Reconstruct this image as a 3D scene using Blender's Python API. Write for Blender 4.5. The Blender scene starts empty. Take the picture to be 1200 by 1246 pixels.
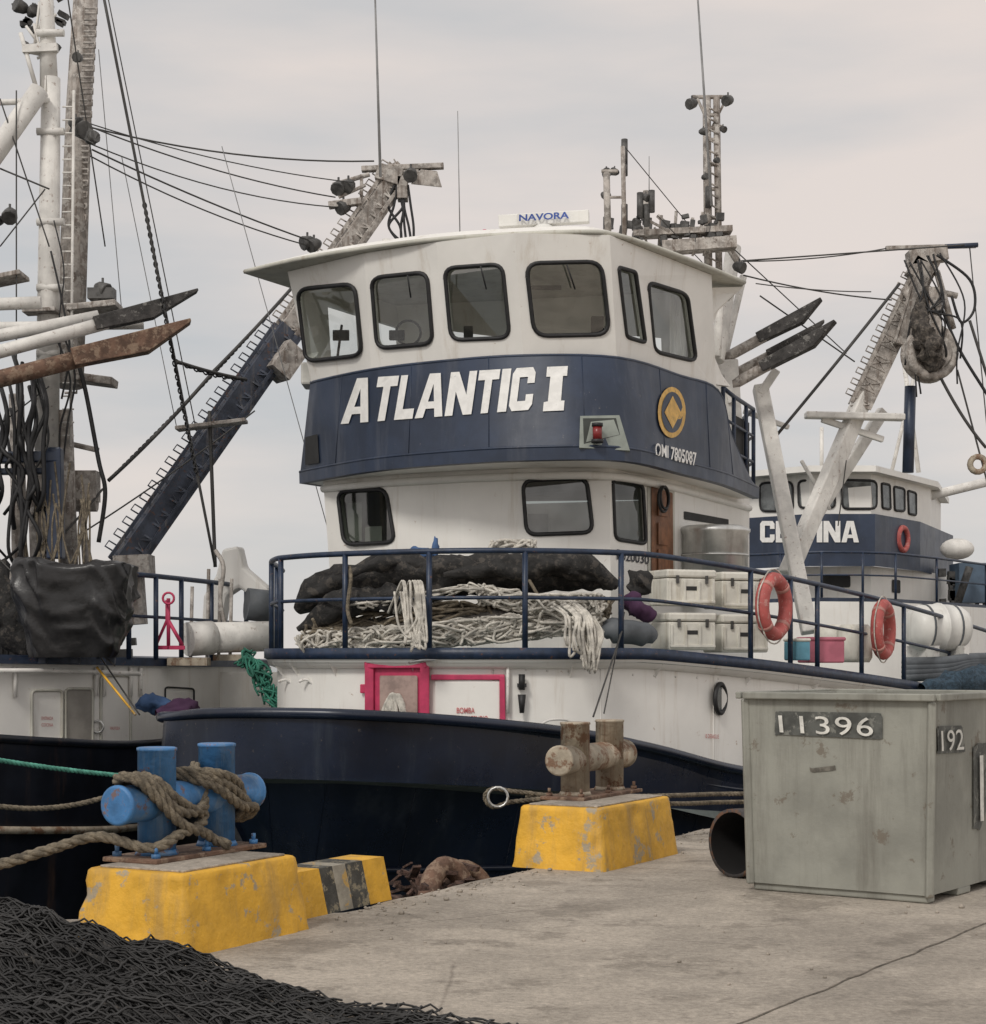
import bpy, bmesh, math, random
from mathutils import Vector, Matrix, noise
from mathutils.bvhtree import BVHTree
random.seed(7)
F=2200.0; H=1.5; HY=800.0
V=Vector
def P(px,py,d): return V(((px-600)/F*d, d, H+(HY-py)/F*d))
def G(px,d,z): return V(((px-600)/F*d, d, z))
Q=V((0.47,0.883,0)).normalized(); PP=V((-Q.y,Q.x,0)); UP=V((0,0,1))
sc=bpy.context.scene
# ---------------------------------------------------------------- materials
MATS={}
def mat(name,col,rough=.5,metal=0.0,var=.15,scale=3.0,streak=None,spots=None,bump=.08,bscale=40,spec=.5):
    if name in MATS: return MATS[name]
    m=bpy.data.materials.new(name); m.use_nodes=True
    nt=m.node_tree; N=nt.nodes; L=nt.links
    b=N['Principled BSDF']
    tc=N.new('ShaderNodeTexCoord')
    def nz(sc_,det=6,vec=None,rg=.6):
        n=N.new('ShaderNodeTexNoise'); n.inputs['Scale'].default_value=sc_; n.inputs['Detail'].default_value=det
        n.inputs['Roughness'].default_value=rg
        L.new(vec or tc.outputs['Object'],n.inputs['Vector']); return n
    def ramp(src,a,bb):
        r=N.new('ShaderNodeMapRange'); r.inputs['From Min'].default_value=a; r.inputs['From Max'].default_value=bb
        r.interpolation_type='SMOOTHSTEP'
        L.new(src,r.inputs['Value']); return r.outputs['Result']
    def mix(f,a,bb):
        x=N.new('ShaderNodeMix'); x.data_type='RGBA'
        if isinstance(f,float): x.inputs[0].default_value=f
        else: L.new(f,x.inputs[0])
        for i,s in ((6,a),(7,bb)):
            if isinstance(s,tuple): x.inputs[i].default_value=s
            else: L.new(s,x.inputs[i])
        return x.outputs[2]
    lo=tuple(c*(1-var) for c in col)+(1,); hi=tuple(min(1,c*(1+var)) for c in col)+(1,)
    c=mix(ramp(nz(scale).outputs['Fac'],.35,.65),lo,hi)
    if streak:
        mp=N.new('ShaderNodeMapping'); mp.inputs['Scale'].default_value=(1,1,.09)
        L.new(tc.outputs['Object'],mp.inputs['Vector'])
        s=nz(streak[1],8,mp.outputs['Vector'],.7)
        mm=N.new('ShaderNodeMath'); mm.operation='MULTIPLY'
        L.new(ramp(s.outputs['Fac'],streak[2]-.04,streak[2]+.16),mm.inputs[0]); mm.inputs[1].default_value=streak[3]
        c=mix(mm.outputs[0],c,tuple(streak[0])+(1,))
    if spots:
        s=nz(spots[1],10,None,.72)
        mm=N.new('ShaderNodeMath'); mm.operation='MULTIPLY'
        L.new(ramp(s.outputs['Fac'],spots[2]-.045,spots[2]+.01),mm.inputs[0]); mm.inputs[1].default_value=spots[3]
        c=mix(mm.outputs[0],c,tuple(spots[0])+(1,))
    L.new(c,b.inputs['Base Color'])
    r=N.new('ShaderNodeMapRange'); r.inputs['To Min'].default_value=max(.03,rough-.1); r.inputs['To Max'].default_value=min(1,rough+.15)
    L.new(nz(scale*2.3).outputs['Fac'],r.inputs['Value']); L.new(r.outputs['Result'],b.inputs['Roughness'])
    b.inputs['Metallic'].default_value=metal
    b.inputs['Specular IOR Level'].default_value=spec
    if bump:
        bp=N.new('ShaderNodeBump'); bp.inputs['Strength'].default_value=bump; bp.inputs['Distance'].default_value=.02
        L.new(nz(bscale,8).outputs['Fac'],bp.inputs['Height']); L.new(bp.outputs['Normal'],b.inputs['Normal'])
    MATS[name]=m; return m
rust=(.16,.07,.03)
white=mat('white_paint',(.80,.78,.735),.42,var=.04,scale=1.2,streak=((.45,.37,.27),4,.57,.42),spots=((.36,.22,.13),7,.69,.7),bump=.10,bscale=4)
white2=mat('white_paint_worn',(.68,.66,.62),.55,var=.12,scale=4,streak=(rust,9,.60,.5),spots=(rust,14,.64,.6),bump=.2)
weather=mat('weathered_steel',(.34,.31,.28),.7,var=.35,scale=7,streak=((.10,.065,.045),12,.5,.75),spots=((.52,.49,.45),10,.56,.7),bump=.3)
navy=mat('navy_paint',(.024,.037,.068),.40,var=.22,scale=1.5,streak=((.08,.09,.115),4,.55,.5),spots=((.16,.15,.15),13,.68,.6),bump=.12,bscale=4)
hullm=mat('hull_navy_gloss',(.007,.013,.03),.27,var=.3,scale=1.0,streak=((.035,.045,.06),3,.54,.6),spots=((.11,.095,.085),17,.67,.6),bump=.18,bscale=2.5)
hullblk=mat('hull_black',(.010,.012,.018),.35,var=.3,scale=2,streak=((.10,.06,.04),5,.58,.6),bump=.1,bscale=4)
railm=mat('rail_blue',(.016,.030,.062),.4,var=.25,scale=9,spots=(rust,18,.64,.8),bump=.1)
boomnavy=mat('boom_navy',(.055,.065,.09),.6,var=.35,scale=4,streak=((.28,.24,.2),8,.57,.6),spots=(rust,12,.62,.7),bump=.2)
black=mat('rubber_black',(.014,.014,.015),.55,var=.3,scale=8)
tarpm=mat('black_tarp',(.017,.0165,.017),.30,var=.4,scale=4,bump=.5,bscale=5)
tarp2=mat('dark_net_cloth',(.020,.019,.018),.8,var=.45,scale=6,spots=((.11,.095,.08),9,.57,.5),bump=.8,bscale=25)
wire=mat('wire_dark',(.05,.048,.045),.6,var=.2)
wireg=mat('wire_grey',(.22,.22,.22),.6,var=.2)
rustm=mat('rusty_steel',(.13,.075,.05),.8,var=.35,scale=8,spots=((.28,.2,.14),9,.55,.7),bump=.5)
redm=mat('red_paint',(.50,.040,.11),.5,var=.15,scale=5,bump=.05)
ringm=mat('life_ring_salmon',(.43,.095,.085),.6,var=.15,scale=7,spots=((.56,.36,.32),12,.60,.5),bump=.15)
yellow=mat('yellow_paint',(.70,.385,.035),.62,var=.14,scale=3.5,streak=((.40,.25,.08),5,.52,.7),spots=((.34,.30,.23),5,.60,.9),bump=.5,bscale=18)
blkstripe=mat('black_stripe',(.06,.058,.05),.7,var=.3,scale=8,spots=((.35,.3,.2),12,.57,.7),bump=.4)
greystripe=mat('grey_stripe',(.34,.31,.25),.75,var=.2,scale=6,spots=((.6,.35,.06),8,.58,.7),bump=.4)
bluem=mat('blue_paint',(.050,.17,.37),.45,var=.25,scale=5,streak=((.22,.29,.36),9,.53,.6),spots=((.20,.11,.07),10,.605,.85),bump=.25,bscale=20)
beige=mat('beige_worn_paint',(.37,.32,.245),.65,var=.22,scale=6,streak=(rust,8,.51,.75),spots=((.17,.085,.045),8,.575,.85),bump=.4,bscale=25)
binm=mat('bin_grey_green',(.265,.265,.23),.55,var=.16,scale=1.6,streak=((.13,.12,.10),4,.52,.6),spots=((.14,.11,.08),6,.635,.7),bump=.25,bscale=9)
binpatch=mat('bin_dark_patch',(.085,.088,.08),.6,var=.3,scale=10,spots=((.26,.26,.23),14,.58,.6),bump=.1)
chalk=mat('white_lettering',(.80,.79,.76),.6,var=.06,scale=9,spots=((.4,.4,.42),16,.66,.4),bump=.05)
chalk2=mat('brushed_white_paint',(.66,.65,.6),.7,var=.15,scale=14,spots=((.3,.3,.28),20,.62,.5),bump=.05)
goldm=mat('gold_paint',(.66,.40,.10),.5,var=.15,scale=9,spots=((.1,.09,.08),20,.62,.5))
darktxt=mat('dark_lettering',(.02,.02,.03),.5)
redtxt=mat('red_lettering',(.5,.12,.12),.5)
ropem=mat('rope_tan',(.215,.18,.13),.9,var=.35,scale=20,spots=((.08,.065,.05),9,.56,.5),bump=.9,bscale=120)
ropew=mat('rope_white',(.56,.53,.47),.85,var=.3,scale=10,bump=.6,bscale=90)
ropeg=mat('rope_green',(.10,.33,.25),.8,var=.25,scale=10)
netg=mat('net_green',(.03,.16,.11),.8,var=.3)
netb=mat('net_black',(.008,.008,.008),.75,var=.4,scale=20)
steel=mat('stainless_steel',(.58,.58,.56),.33,metal=.75,var=.15,scale=3,streak=((.3,.28,.25),7,.52,.5))
cooler=mat('cooler_white',(.66,.64,.57),.5,var=.1,scale=5,streak=((.38,.32,.22),7,.56,.6))
pink=mat('pink_plastic',(.45,.13,.18),.5); bluep=mat('blue_plastic',(.12,.32,.42),.5)
purple=mat('purple_cloth',(.055,.02,.055),.85); bluec=mat('blue_cloth',(.06,.12,.25),.8)
wood=mat('brown_door',(.22,.10,.05),.6,var=.25,scale=6,streak=((.1,.05,.03),12,.5,.6))
inner=mat('cabin_interior',(.64,.63,.58),.7,var=.1)
dark=mat('dark_interior',(.03,.03,.03),.8)
greyf=mat('grey_fender',(.10,.11,.12),.6,var=.2)
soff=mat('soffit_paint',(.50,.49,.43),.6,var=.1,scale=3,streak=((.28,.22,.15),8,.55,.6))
radarw=mat('radar_white',(.72,.71,.67),.4,var=.06,streak=((.4,.36,.3),6,.56,.4))
pocket=mat('pocket_pale_green',(.26,.285,.255),.6,var=.15)
floodm=mat('floodlight_grey',(.07,.068,.065),.5,var=.4,scale=9)
def glassmat(name,fac,tint,rough=.03):
    m=bpy.data.materials.new(name); m.use_nodes=True; nt=m.node_tree; N=nt.nodes; L=nt.links
    for n in list(N): N.remove(n)
    o=N.new('ShaderNodeOutputMaterial'); t=N.new('ShaderNodeBsdfTransparent'); t.inputs[0].default_value=tint+(1,)
    g=N.new('ShaderNodeBsdfGlossy'); g.inputs['Roughness'].default_value=rough; g.inputs['Color'].default_value=(.9,.9,.9,1)
    tc=N.new('ShaderNodeTexCoord'); nz=N.new('ShaderNodeTexNoise'); nz.inputs['Scale'].default_value=4
    L.new(tc.outputs['Object'],nz.inputs['Vector'])
    mr=N.new('ShaderNodeMapRange'); mr.inputs['To Min'].default_value=fac*.6; mr.inputs['To Max'].default_value=fac*1.4
    L.new(nz.outputs['Fac'],mr.inputs['Value'])
    mx=N.new('ShaderNodeMixShader'); L.new(mr.outputs['Result'],mx.inputs[0]); L.new(t.outputs[0],mx.inputs[1]); L.new(g.outputs[0],mx.inputs[2])
    L.new(mx.outputs[0],o.inputs[0]); return m
glass=glassmat('window_glass',.20,(.86,.90,.88)); glassd=glassmat('window_glass_dark',.12,(.35,.38,.36))
# ---------------------------------------------------------------- builders
OBJS=[]
class Obj:
    def __init__(s,name):
        s.e=bpy.data.objects.new(name,None); sc.collection.objects.link(s.e); s.e.empty_display_size=.2; s.kids=[]; OBJS.append(s)
    def part(s,name,m,bevel=0): return Part(name,m,s,bevel)
    def finish(s):
        lo=V((1e9,)*3); hi=V((-1e9,)*3)
        for k in s.kids:
            for c in k.bound_box:
                for i in range(3): lo[i]=min(lo[i],c[i]); hi[i]=max(hi[i],c[i])
        if s.kids:
            s.e.location=V(((lo.x+hi.x)/2,(lo.y+hi.y)/2,lo.z))
            for k in s.kids:
                k.parent=s.e; k.matrix_parent_inverse=Matrix.Translation(-s.e.location)
def frames(pts):
    n=len(pts); T=[]
    for i in range(n):
        a=pts[max(0,i-1)]; b=pts[min(n-1,i+1)]; t=(b-a)
        T.append(t.normalized() if t.length>1e-9 else V((0,0,1)))
    u=T[0].cross(UP)
    if u.length<.05: u=T[0].cross(V((1,0,0)))
    u.normalize(); out=[]
    for t in T:
        u=(u-t*u.dot(t))
        if u.length<1e-6: u=t.orthogonal()
        u.normalize(); out.append((t,u,t.cross(u)))
    return out
def cr(pts,n=6,closed=False):
    pts=[V(p) for p in pts]; out=[]; m=len(pts)
    rng=m if closed else m-1
    for i in range(rng):
        g=lambda k: pts[k%m] if closed else pts[max(0,min(m-1,k))]
        a,b,c,d=g(i-1),g(i),g(i+1),g(i+2)
        for j in range(n):
            t=j/n
            out.append(.5*((2*b)+(c-a)*t+(2*a-5*b+4*c-d)*t*t+(3*b-a-3*c+d)*t**3))
    if not closed: out.append(pts[-1])
    return out
def sag(a,b,s,n=14):
    return [a.lerp(b,i/n)-UP*(s*4*(i/n)*(1-i/n)) for i in range(n+1)]
class Part:
    def __init__(s,name,m,parent=None,bevel=0):
        s.name=name;s.m=m;s.p=parent;s.v=[];s.f=[];s.sm=[];s.bev=bevel
    def add(s,vs,fs,sm=False):
        o=len(s.v); s.v+= [tuple(v) for v in vs]; s.f+=[tuple(i+o for i in f) for f in fs]; s.sm+=[sm]*len(fs); return s
    def tube(s,pts,r,n=8,caps=True,closed=False):
        pts=[V(p) for p in pts]
        if not isinstance(r,(list,tuple)): r=[r]*len(pts)
        elif len(r)==2 and len(pts)!=2: r=[r[0]+(r[1]-r[0])*i/(len(pts)-1) for i in range(len(pts))]
        if closed:
            pts=pts+[pts[0],]; r=list(r)+[r[0]]
        fr=frames(pts); vs=[]
        for p,(t,u,w),rr in zip(pts,fr,r):
            for k in range(n):
                a=2*math.pi*k/n; vs.append(p+(u*math.cos(a)+w*math.sin(a))*rr)
        fs=[]
        for i in range(len(pts)-1):
            for k in range(n):
                k2=(k+1)%n; fs.append((i*n+k,i*n+k2,(i+1)*n+k2,(i+1)*n+k))
        s.add(vs,fs,True)
        if caps and not closed:
            o=len(s.v)-len(vs)
            s.f.append(tuple(o+k for k in range(n))[::-1]); s.sm.append(False)
            s.f.append(tuple(o+(len(pts)-1)*n+k for k in range(n))); s.sm.append(False)
        return s
    def box(s,c,sx,sy,sz,ax=(1,0,0),up=(0,0,1)):
        X=V(ax).normalized(); Z=V(up); Z=(Z-X*Z.dot(X)).normalized(); Y=Z.cross(X); c=V(c)
        vs=[c+X*(sx/2*i)+Y*(sy/2*j)+Z*(sz/2*k) for k in(-1,1) for j in(-1,1) for i in(-1,1)]
        return s.add(vs,[(0,2,3,1),(4,5,7,6),(0,1,5,4),(2,6,7,3),(0,4,6,2),(1,3,7,5)])
    def beam(s,a,b,w,h):
        a=V(a);b=V(b); d=b-a; up=UP if abs(d.normalized().z)<.95 else V((0,1,0))
        return s.box((a+b)/2,d.length,w,h,d,up)
    def can(s,c,r,d=(0,-1,-.4)):
        c=V(c); d=V(d).normalized(); r*=.8
        s.tube([c-d*r*.9,c-d*r*.5,c+d*r*.5,c+d*r*.65],[r*.35,r*.62,r*.8,r*.72],10)
        s.tube([c+UP*r*1.1,c-UP*r*.2],r*.12,4); return s
    def prism(s,poly,vec):
        n=len(poly); vec=V(vec); vs=[V(p) for p in poly]+[V(p)+vec for p in poly]
        return s.add(vs,[tuple(range(n))[::-1],tuple(range(n,2*n))]+[(i,(i+1)%n,n+(i+1)%n,n+i) for i in range(n)])
    def grid(s,rows,sm=True,closed=False):
        n=len(rows[0]); vs=[p for r in rows for p in r]; fs=[]
        for i in range(len(rows)-1):
            for k in range(n if closed else n-1):
                k2=(k+1)%n; fs.append((i*n+k,i*n+k2,(i+1)*n+k2,(i+1)*n+k))
        return s.add(vs,fs,sm)
    def torus(s,c,u,w,R,r,n=28,m=10):
        u=V(u).normalized();w=V(w).normalized()
        return s.tube([V(c)+(u*math.cos(2*math.pi*i/n)+w*math.sin(2*math.pi*i/n))*R for i in range(n)],r,m,closed=True)
    def ball(s,c,rx,ry,rz,ax=(1,0,0),n=14,m=9,nz=0,seed=0):
        X=V(ax).normalized();Z=UP if abs(X.z)<.9 else V((0,1,0));Y=Z.cross(X).normalized();Z=X.cross(Y);rows=[]
        for i in range(m+1):
            t=math.pi*i/m; row=[]
            for k in range(n):
                a=2*math.pi*k/n; dv=V((math.sin(t)*math.cos(a),math.sin(t)*math.sin(a),math.cos(t)))
                f=1+(nz*noise.noise(dv*2.2+V((seed,0,0))) if nz else 0)
                row.append(V(c)+(X*dv.x*rx+Y*dv.y*ry+Z*dv.z*rz)*f)
            rows.append(row)
        return s.grid(rows,True,True)
    def blob(s,path,rs,n=20,amp=.25,fs=3.0,seed=0,flat=1.0):
        pts=cr(path,8); fr=frames(pts); rows=[]; N=len(pts)
        for i,(p,(t,u,w)) in enumerate(zip(pts,fr)):
            x=i/(N-1)*(len(rs)-1); k=min(int(x),len(rs)-2); r=rs[k]+(rs[k+1]-rs[k])*(x-k)
            row=[]
            for j in range(n):
                a=2*math.pi*j/n; dv=u*math.cos(a)+w*math.sin(a)*flat
                q=p+dv*r
                f=1+amp*noise.noise(q*fs+V((seed,seed,0)))+amp*.6*noise.noise(q*fs*2.7+V((0,seed,0)))-amp*.9*abs(noise.noise(q*fs*1.5+V((seed,3,0))))
                row.append(p+dv*r*f)
            rows.append(row)
        return s.grid(rows,True,True)
    def rope(s,path,r,pitch=None,strands=3,n=6):
        pitch=pitch or r*6.5
        pts=[V(p) for p in path]; L=[0]
        for i in range(1,len(pts)): L.append(L[-1]+(pts[i]-pts[i-1]).length)
        step=pitch/7; M=max(2,int(L[-1]/step)); rp=[];j=0
        for i in range(M+1):
            l=L[-1]*i/M
            while j<len(L)-2 and L[j+1]<l: j+=1
            rp.append(pts[j].lerp(pts[j+1],(l-L[j])/max(1e-9,L[j+1]-L[j])))
        fr=frames(rp)
        for k in range(strands):
            q=[]
            for i,(p,(t,u,w)) in enumerate(zip(rp,fr)):
                a=2*math.pi*(k/strands+L[-1]*i/M/pitch); q.append(p+(u*math.cos(a)+w*math.sin(a))*r*.5)
            s.tube(q,r*.56,n)
        return s
    def done(s):
        me=bpy.data.meshes.new(s.name); me.from_pydata(s.v,[],s.f); me.update()
        bm=bmesh.new(); bm.from_mesh(me)
        bmesh.ops.recalc_face_normals(bm,faces=bm.faces); bm.to_mesh(me); bm.free()
        me.polygons.foreach_set('use_smooth',s.sm); me.materials.append(s.m)
        o=bpy.data.objects.new(s.name,me); sc.collection.objects.link(o)
        if s.bev:
            b=o.modifiers.new('bevel','BEVEL'); b.width=s.bev; b.segments=2; b.limit_method='ANGLE'
        if s.p: s.p.kids.append(o)
        s.o=o; return o
def bvh_of(parts):
    vs=[];fs=[]
    for o in parts:
        k=len(vs); vs+=[v.co.copy() for v in o.data.vertices]; fs+=[tuple(i+k for i in p.vertices) for p in o.data.polygons]
    return BVHTree.FromPolygons(vs,fs)
def surf(bv,px,py):
    o=V((0,0,H)); d=(P(px,py,1)-o).normalized(); h=bv.ray_cast(o,d)
    if h[0] is None: return None
    n=h[1]; n=-n if n.dot(d)>0 else n
    return h[0],n
def rq(q,rad=.2,k=5):
    c=[V((x,y,0)) for x,y in q]; out=[]
    for i in range(4):
        p=c[i];a=c[i-1];b=c[(i+1)%4]; r=rad*min((a-p).length,(b-p).length)
        s=p+(a-p).normalized()*r; e=p+(b-p).normalized()*r
        for j in range(k+1):
            t=j/k; out.append((1-t)**2*s+2*t*(1-t)*p+t*t*e)
    return [(p.x,p.y) for p in out]
def text_mesh(body,offset=0.0,shear=0.0,space=1.0):
    cu=bpy.data.curves.new('t','FONT'); cu.body=body; cu.offset=offset; cu.shear=shear; cu.space_character=space; cu.resolution_u=4
    o=bpy.data.objects.new('t',cu); sc.collection.objects.link(o)
    dg=bpy.context.evaluated_depsgraph_get(); me=bpy.data.meshes.new_from_object(o.evaluated_get(dg))
    vs=[v.co.copy() for v in me.vertices]; fs=[tuple(p.vertices) for p in me.polygons]
    bpy.data.objects.remove(o); bpy.data.curves.remove(cu); bpy.data.meshes.remove(me)
    x0=min(v.x for v in vs);x1=max(v.x for v in vs);y0=min(v.y for v in vs);y1=max(v.y for v in vs)
    return [((v.x-x0)/(x1-x0),(v.y-y0)/(y1-y0)) for v in vs],fs
def text_on(owner,name,body,bv,quad,m,off=.012,**kw):
    vs,fs=text_mesh(body,**kw); TL,TR,BR,BL=[V((a,b,0)) for a,b in quad]; out=[]
    for u,v in vs:
        p=BL.lerp(BR,u).lerp(TL.lerp(TR,u),v); h=surf(bv,p.x,p.y)
        if h is None: print('TEXT MISS',name,body); return
        out.append(h[0]+h[1]*off)
    owner.part(name,m).add(out,fs).done()
def text_plane(owner,name,body,o,X,Y,w,h,m,**kw):
    vs,fs=text_mesh(body,**kw); owner.part(name,m).add([V(o)+V(X)*(u*w)+V(Y)*(v*h) for u,v in vs],fs).done()
BL_={'A':(.15,[[(0,0),(.29,0),(.5,.76),(.5,1),(.30,1)],[(1,0),(.71,0),(.5,.76),(.5,1),(.70,1)],[(.345,.2),(.655,.2),(.611,.36),(.389,.36)]]),
'T':(.115,[[(0,1),(0,.77),(.33,.77),(.33,0),(.67,0),(.67,.77),(1,.77),(1,1)]]),
'L':(.10,[[(0,0),(1,0),(1,.23),(.38,.23),(.38,1),(0,1)]]),
'N':(.145,[[(0,0),(.29,0),(.29,.55),(.68,0),(1,0),(1,1),(.71,1),(.71,.46),(.32,1),(0,1)]]),
'I':(.048,[[(0,0),(1,0),(1,1),(0,1)]]),
'C':(.125,[[(0,.13),(.14,0),(.86,0),(1,.13),(1,.37),(.68,.37),(.68,.22),(.33,.22),(.33,.78),(.68,.78),(.68,.63),(1,.63),(1,.87),(.86,1),(.14,1),(0,.87)]]),
'E':(.10,[[(0,0),(1,0),(1,.2),(.38,.2),(.38,.4),(.9,.4),(.9,.6),(.38,.6),(.38,.8),(1,.8),(1,1),(0,1)]])}
def block_text(owner,name,body,bv,quad,m,off=.014):
    TL,TR,BR,BL=[V((a,b,0)) for a,b in quad]; W=sum(BL_[c][0] for c in body); gap=.012*W/.95; tot=W+gap*(len(body)-1); x=0; p=owner.part(name,m)
    for c in body:
        w,polys=BL_[c]
        for pl in polys:
            pts=[]; n=len(pl)
            for i in range(n):
                for k in range(3):
                    a,b=pl[i],pl[(i+1)%n]; u=(x+w*(a[0]+(b[0]-a[0])*k/3))/tot; v=a[1]+(b[1]-a[1])*k/3
                    q=BL.lerp(BR,u).lerp(TL.lerp(TR,u),v); h=surf(bv,q.x,q.y); pts.append(h[0]+h[1]*off)
            p.add(pts,[tuple(range(len(pts)))])
        x+=w+gap
    p.done()
def area(me): return sum(p.area for p in me.polygons)
def boolean_cut(o,cutters):
    for c in cutters:
        a0=area(o.data)
        for solver in ('EXACT','FAST'):
            md=o.modifiers.new('b','BOOLEAN'); md.operation='DIFFERENCE'; md.solver=solver; md.object=c
            dg=bpy.context.evaluated_depsgraph_get(); me=bpy.data.meshes.new_from_object(o.evaluated_get(dg))
            o.modifiers.clear()
            if a0-3.2<area(me)<a0+1: o.data=me; break
            print('BOOL REJECT',o.name,solver,a0,area(me))
        bpy.data.objects.remove(c)
def shell(owner,name,m,bot,top,th=.07):
    n=len(bot); cb=sum(bot,V())/n; ct=sum(top,V())/n
    def ins(p,c):
        d=c-p; d.z=0; return p+d.normalized()*th*1.2
    ib=[ins(p,cb) for p in bot]; it=[ins(p,ct) for p in top]
    vs=bot+top+ib+it; fs=[]
    for i in range(n):
        j=(i+1)%n
        fs+=[(i,j,n+j,n+i),(2*n+i,3*n+i,3*n+j,2*n+j),(n+i,n+j,3*n+j,3*n+i),(i,2*n+i,2*n+j,j)]
    return owner.part(name,m).add(vs,fs).done()
def windows(owner,sh,quads,gm,rad=.2,gr=.024,extra=()):
    bv=bvh_of([sh]); cut=[]; gp=owner.part('window_gaskets',black); gl=owner.part('window_panes',gm)
    for q in quads:
        pts=[];ns=V()
        for x,y in rq(q,rad):
            h=surf(bv,x,y)
            if h: pts.append(h[0]); ns+=h[1]
        ns.normalize()
        c=Part('cut',dark).prism([p+ns*.25 for p in pts],-ns*.55).done(); cut.append(c)
        gp.tube([p+ns*.006 for p in pts],gr,6,closed=True)
        gl.add([p-ns*.03 for p in pts],[tuple(range(len(pts)))])
    boolean_cut(sh,cut+list(extra)); gp.done(); gl.done()
def railing(owner,pts,h,mids=(.5,),r=.028,postidx=None,m=None,name='railing',n=8):
    pr=owner.part(name,m or railm)
    pr.tube([p+UP*h for p in pts],r,n)
    for k in mids: pr.tube([p+UP*h*k for p in pts],r*.7,6)
    for i in (postidx if postidx is not None else range(len(pts))): pr.tube([pts[i]-UP*.02,pts[i]+UP*h],r,n)
    pr.done()
# ---------------------------------------------------------------- ground / water / quay
def ql(y): return -.61+.5323*(y-11.2)
qu=Obj('quay')
conc=mat('quay_concrete',(.375,.33,.275),.88,var=.17,scale=.8,streak=None,spots=((.18,.155,.125),1.3,.575,.5),bump=.7,bscale=30)
nt=conc.node_tree;N=nt.nodes;L=nt.links;b=N['Principled BSDF'];src=b.inputs['Base Color'].links[0].from_socket
tc=N.new('ShaderNodeTexCoord');vo=N.new('ShaderNodeTexVoronoi');vo.feature='DISTANCE_TO_EDGE';vo.inputs['Scale'].default_value=.33
nz=N.new('ShaderNodeTexNoise');nz.inputs['Scale'].default_value=1.6;nz.inputs['Detail'].default_value=10
ad=N.new('ShaderNodeMix');ad.data_type='VECTOR';ad.inputs[0].default_value=.10
L.new(tc.outputs['Object'],nz.inputs['Vector']);L.new(tc.outputs['Object'],ad.inputs[4]);L.new(nz.outputs['Color'],ad.inputs[5]);L.new(ad.outputs[1],vo.inputs['Vector'])
mr=N.new('ShaderNodeMapRange');mr.inputs['From Min'].default_value=.0;mr.inputs['From Max'].default_value=.004;mr.inputs['To Min'].default_value=.5;mr.inputs['To Max'].default_value=0
L.new(vo.outputs['Distance'],mr.inputs['Value'])
n3=N.new('ShaderNodeTexNoise');n3.inputs['Scale'].default_value=.9;L.new(tc.outputs['Object'],n3.inputs['Vector'])
m3=N.new('ShaderNodeMapRange');m3.inputs['From Min'].default_value=.42;m3.inputs['From Max'].default_value=.55;L.new(n3.outputs['Fac'],m3.inputs['Value'])
mm=N.new('ShaderNodeMath');mm.operation='MULTIPLY';L.new(mr.outputs['Result'],mm.inputs[0]);L.new(m3.outputs['Result'],mm.inputs[1])
mx=N.new('ShaderNodeMix');mx.data_type='RGBA';L.new(mm.outputs[0],mx.inputs[0]);L.new(src,mx.inputs[6]);mx.inputs[7].default_value=(.12,.10,.08,1)
col=mx.outputs[2]
for s_,lo_,hi_ in ((28,.72,1.22),(5,.84,1.13),(110,.82,1.15)):
    n2=N.new('ShaderNodeTexNoise');n2.inputs['Scale'].default_value=s_;n2.inputs['Detail'].default_value=8;n2.inputs['Roughness'].default_value=.75;L.new(tc.outputs['Object'],n2.inputs['Vector'])
    mr2=N.new('ShaderNodeMapRange');mr2.inputs['From Min'].default_value=.35;mr2.inputs['From Max'].default_value=.65;mr2.inputs['To Min'].default_value=lo_;mr2.inputs['To Max'].default_value=hi_;L.new(n2.outputs['Fac'],mr2.inputs['Value'])
    mu=N.new('ShaderNodeMix');mu.data_type='RGBA';mu.blend_type='MULTIPLY';mu.inputs[0].default_value=1;L.new(col,mu.inputs[6]);L.new(mr2.outputs['Result'],mu.inputs[7]);col=mu.outputs[2]
L.new(col,b.inputs['Base Color'])
edge=[V((ql(y),y,0)) for y in (90,60,40,30,25,20)+tuple(18-.15*k for k in range(50))]
edge=[p+PP*(.05*noise.noise(p*3)+.03*noise.noise(p*9)) for p in edge]
poly=edge+[V((-2.55,10.35,0)),V((-4,9.6,0)),V((-30,-5,0)),V((-30,-40,0)),V((120,-40,0)),V((120,90,0))]
qu.part('deck_slab',conc,.02).prism([p-UP*3.5 for p in poly],UP*3.5).done()
jp=[];a=P(1210,1122,10.3);b_=P(890,1250,7.33)
for k in range(41):
    c=a.lerp(b_,k/40); c.z=.004; w=.003+.006*abs(noise.noise(c*5)); s_=V((.03*noise.noise(c*4),.03*noise.noise(c*4+V((5,0,0))),0)); jp.append((c+s_-V((w,-w,0)),c+s_+V((w,-w,0))))
qu.part('expansion_joint',mat('joint_dark',(.14,.12,.095),.9,var=.4,scale=12)).grid([[x[0] for x in jp],[x[1] for x in jp]],False).done()
crumbs=Obj('concrete_rubble'); cp=crumbs.part('stones',conc)
for i in range(420):
    y=random.uniform(8,16); e=ql(y); x=e+abs(random.gauss(0,.25))+.03 if random.random()<.8 else random.uniform(e,e+4)
    if y<10.6 and x<-.9: continue
    r=random.uniform(.003,.011)*(1.8 if random.random()<.08 else 1); cp.ball((x,y,r*.5),r*1.3,r,r*.8,(random.random(),random.random(),0),6,4,.5,i)
cp.done()
wat=Obj('water')
wm=mat('harbour_water',(.02,.035,.035),.12,var=.2,scale=.5,bump=.6,bscale=1.2)
wat.part('water_surface',wm).add([(-1500,-60,-1.7),(1500,-60,-1.7),(1500,3000,-1.7),(-1500,3000,-1.7)],[(0,1,2,3)]).done()
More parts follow.
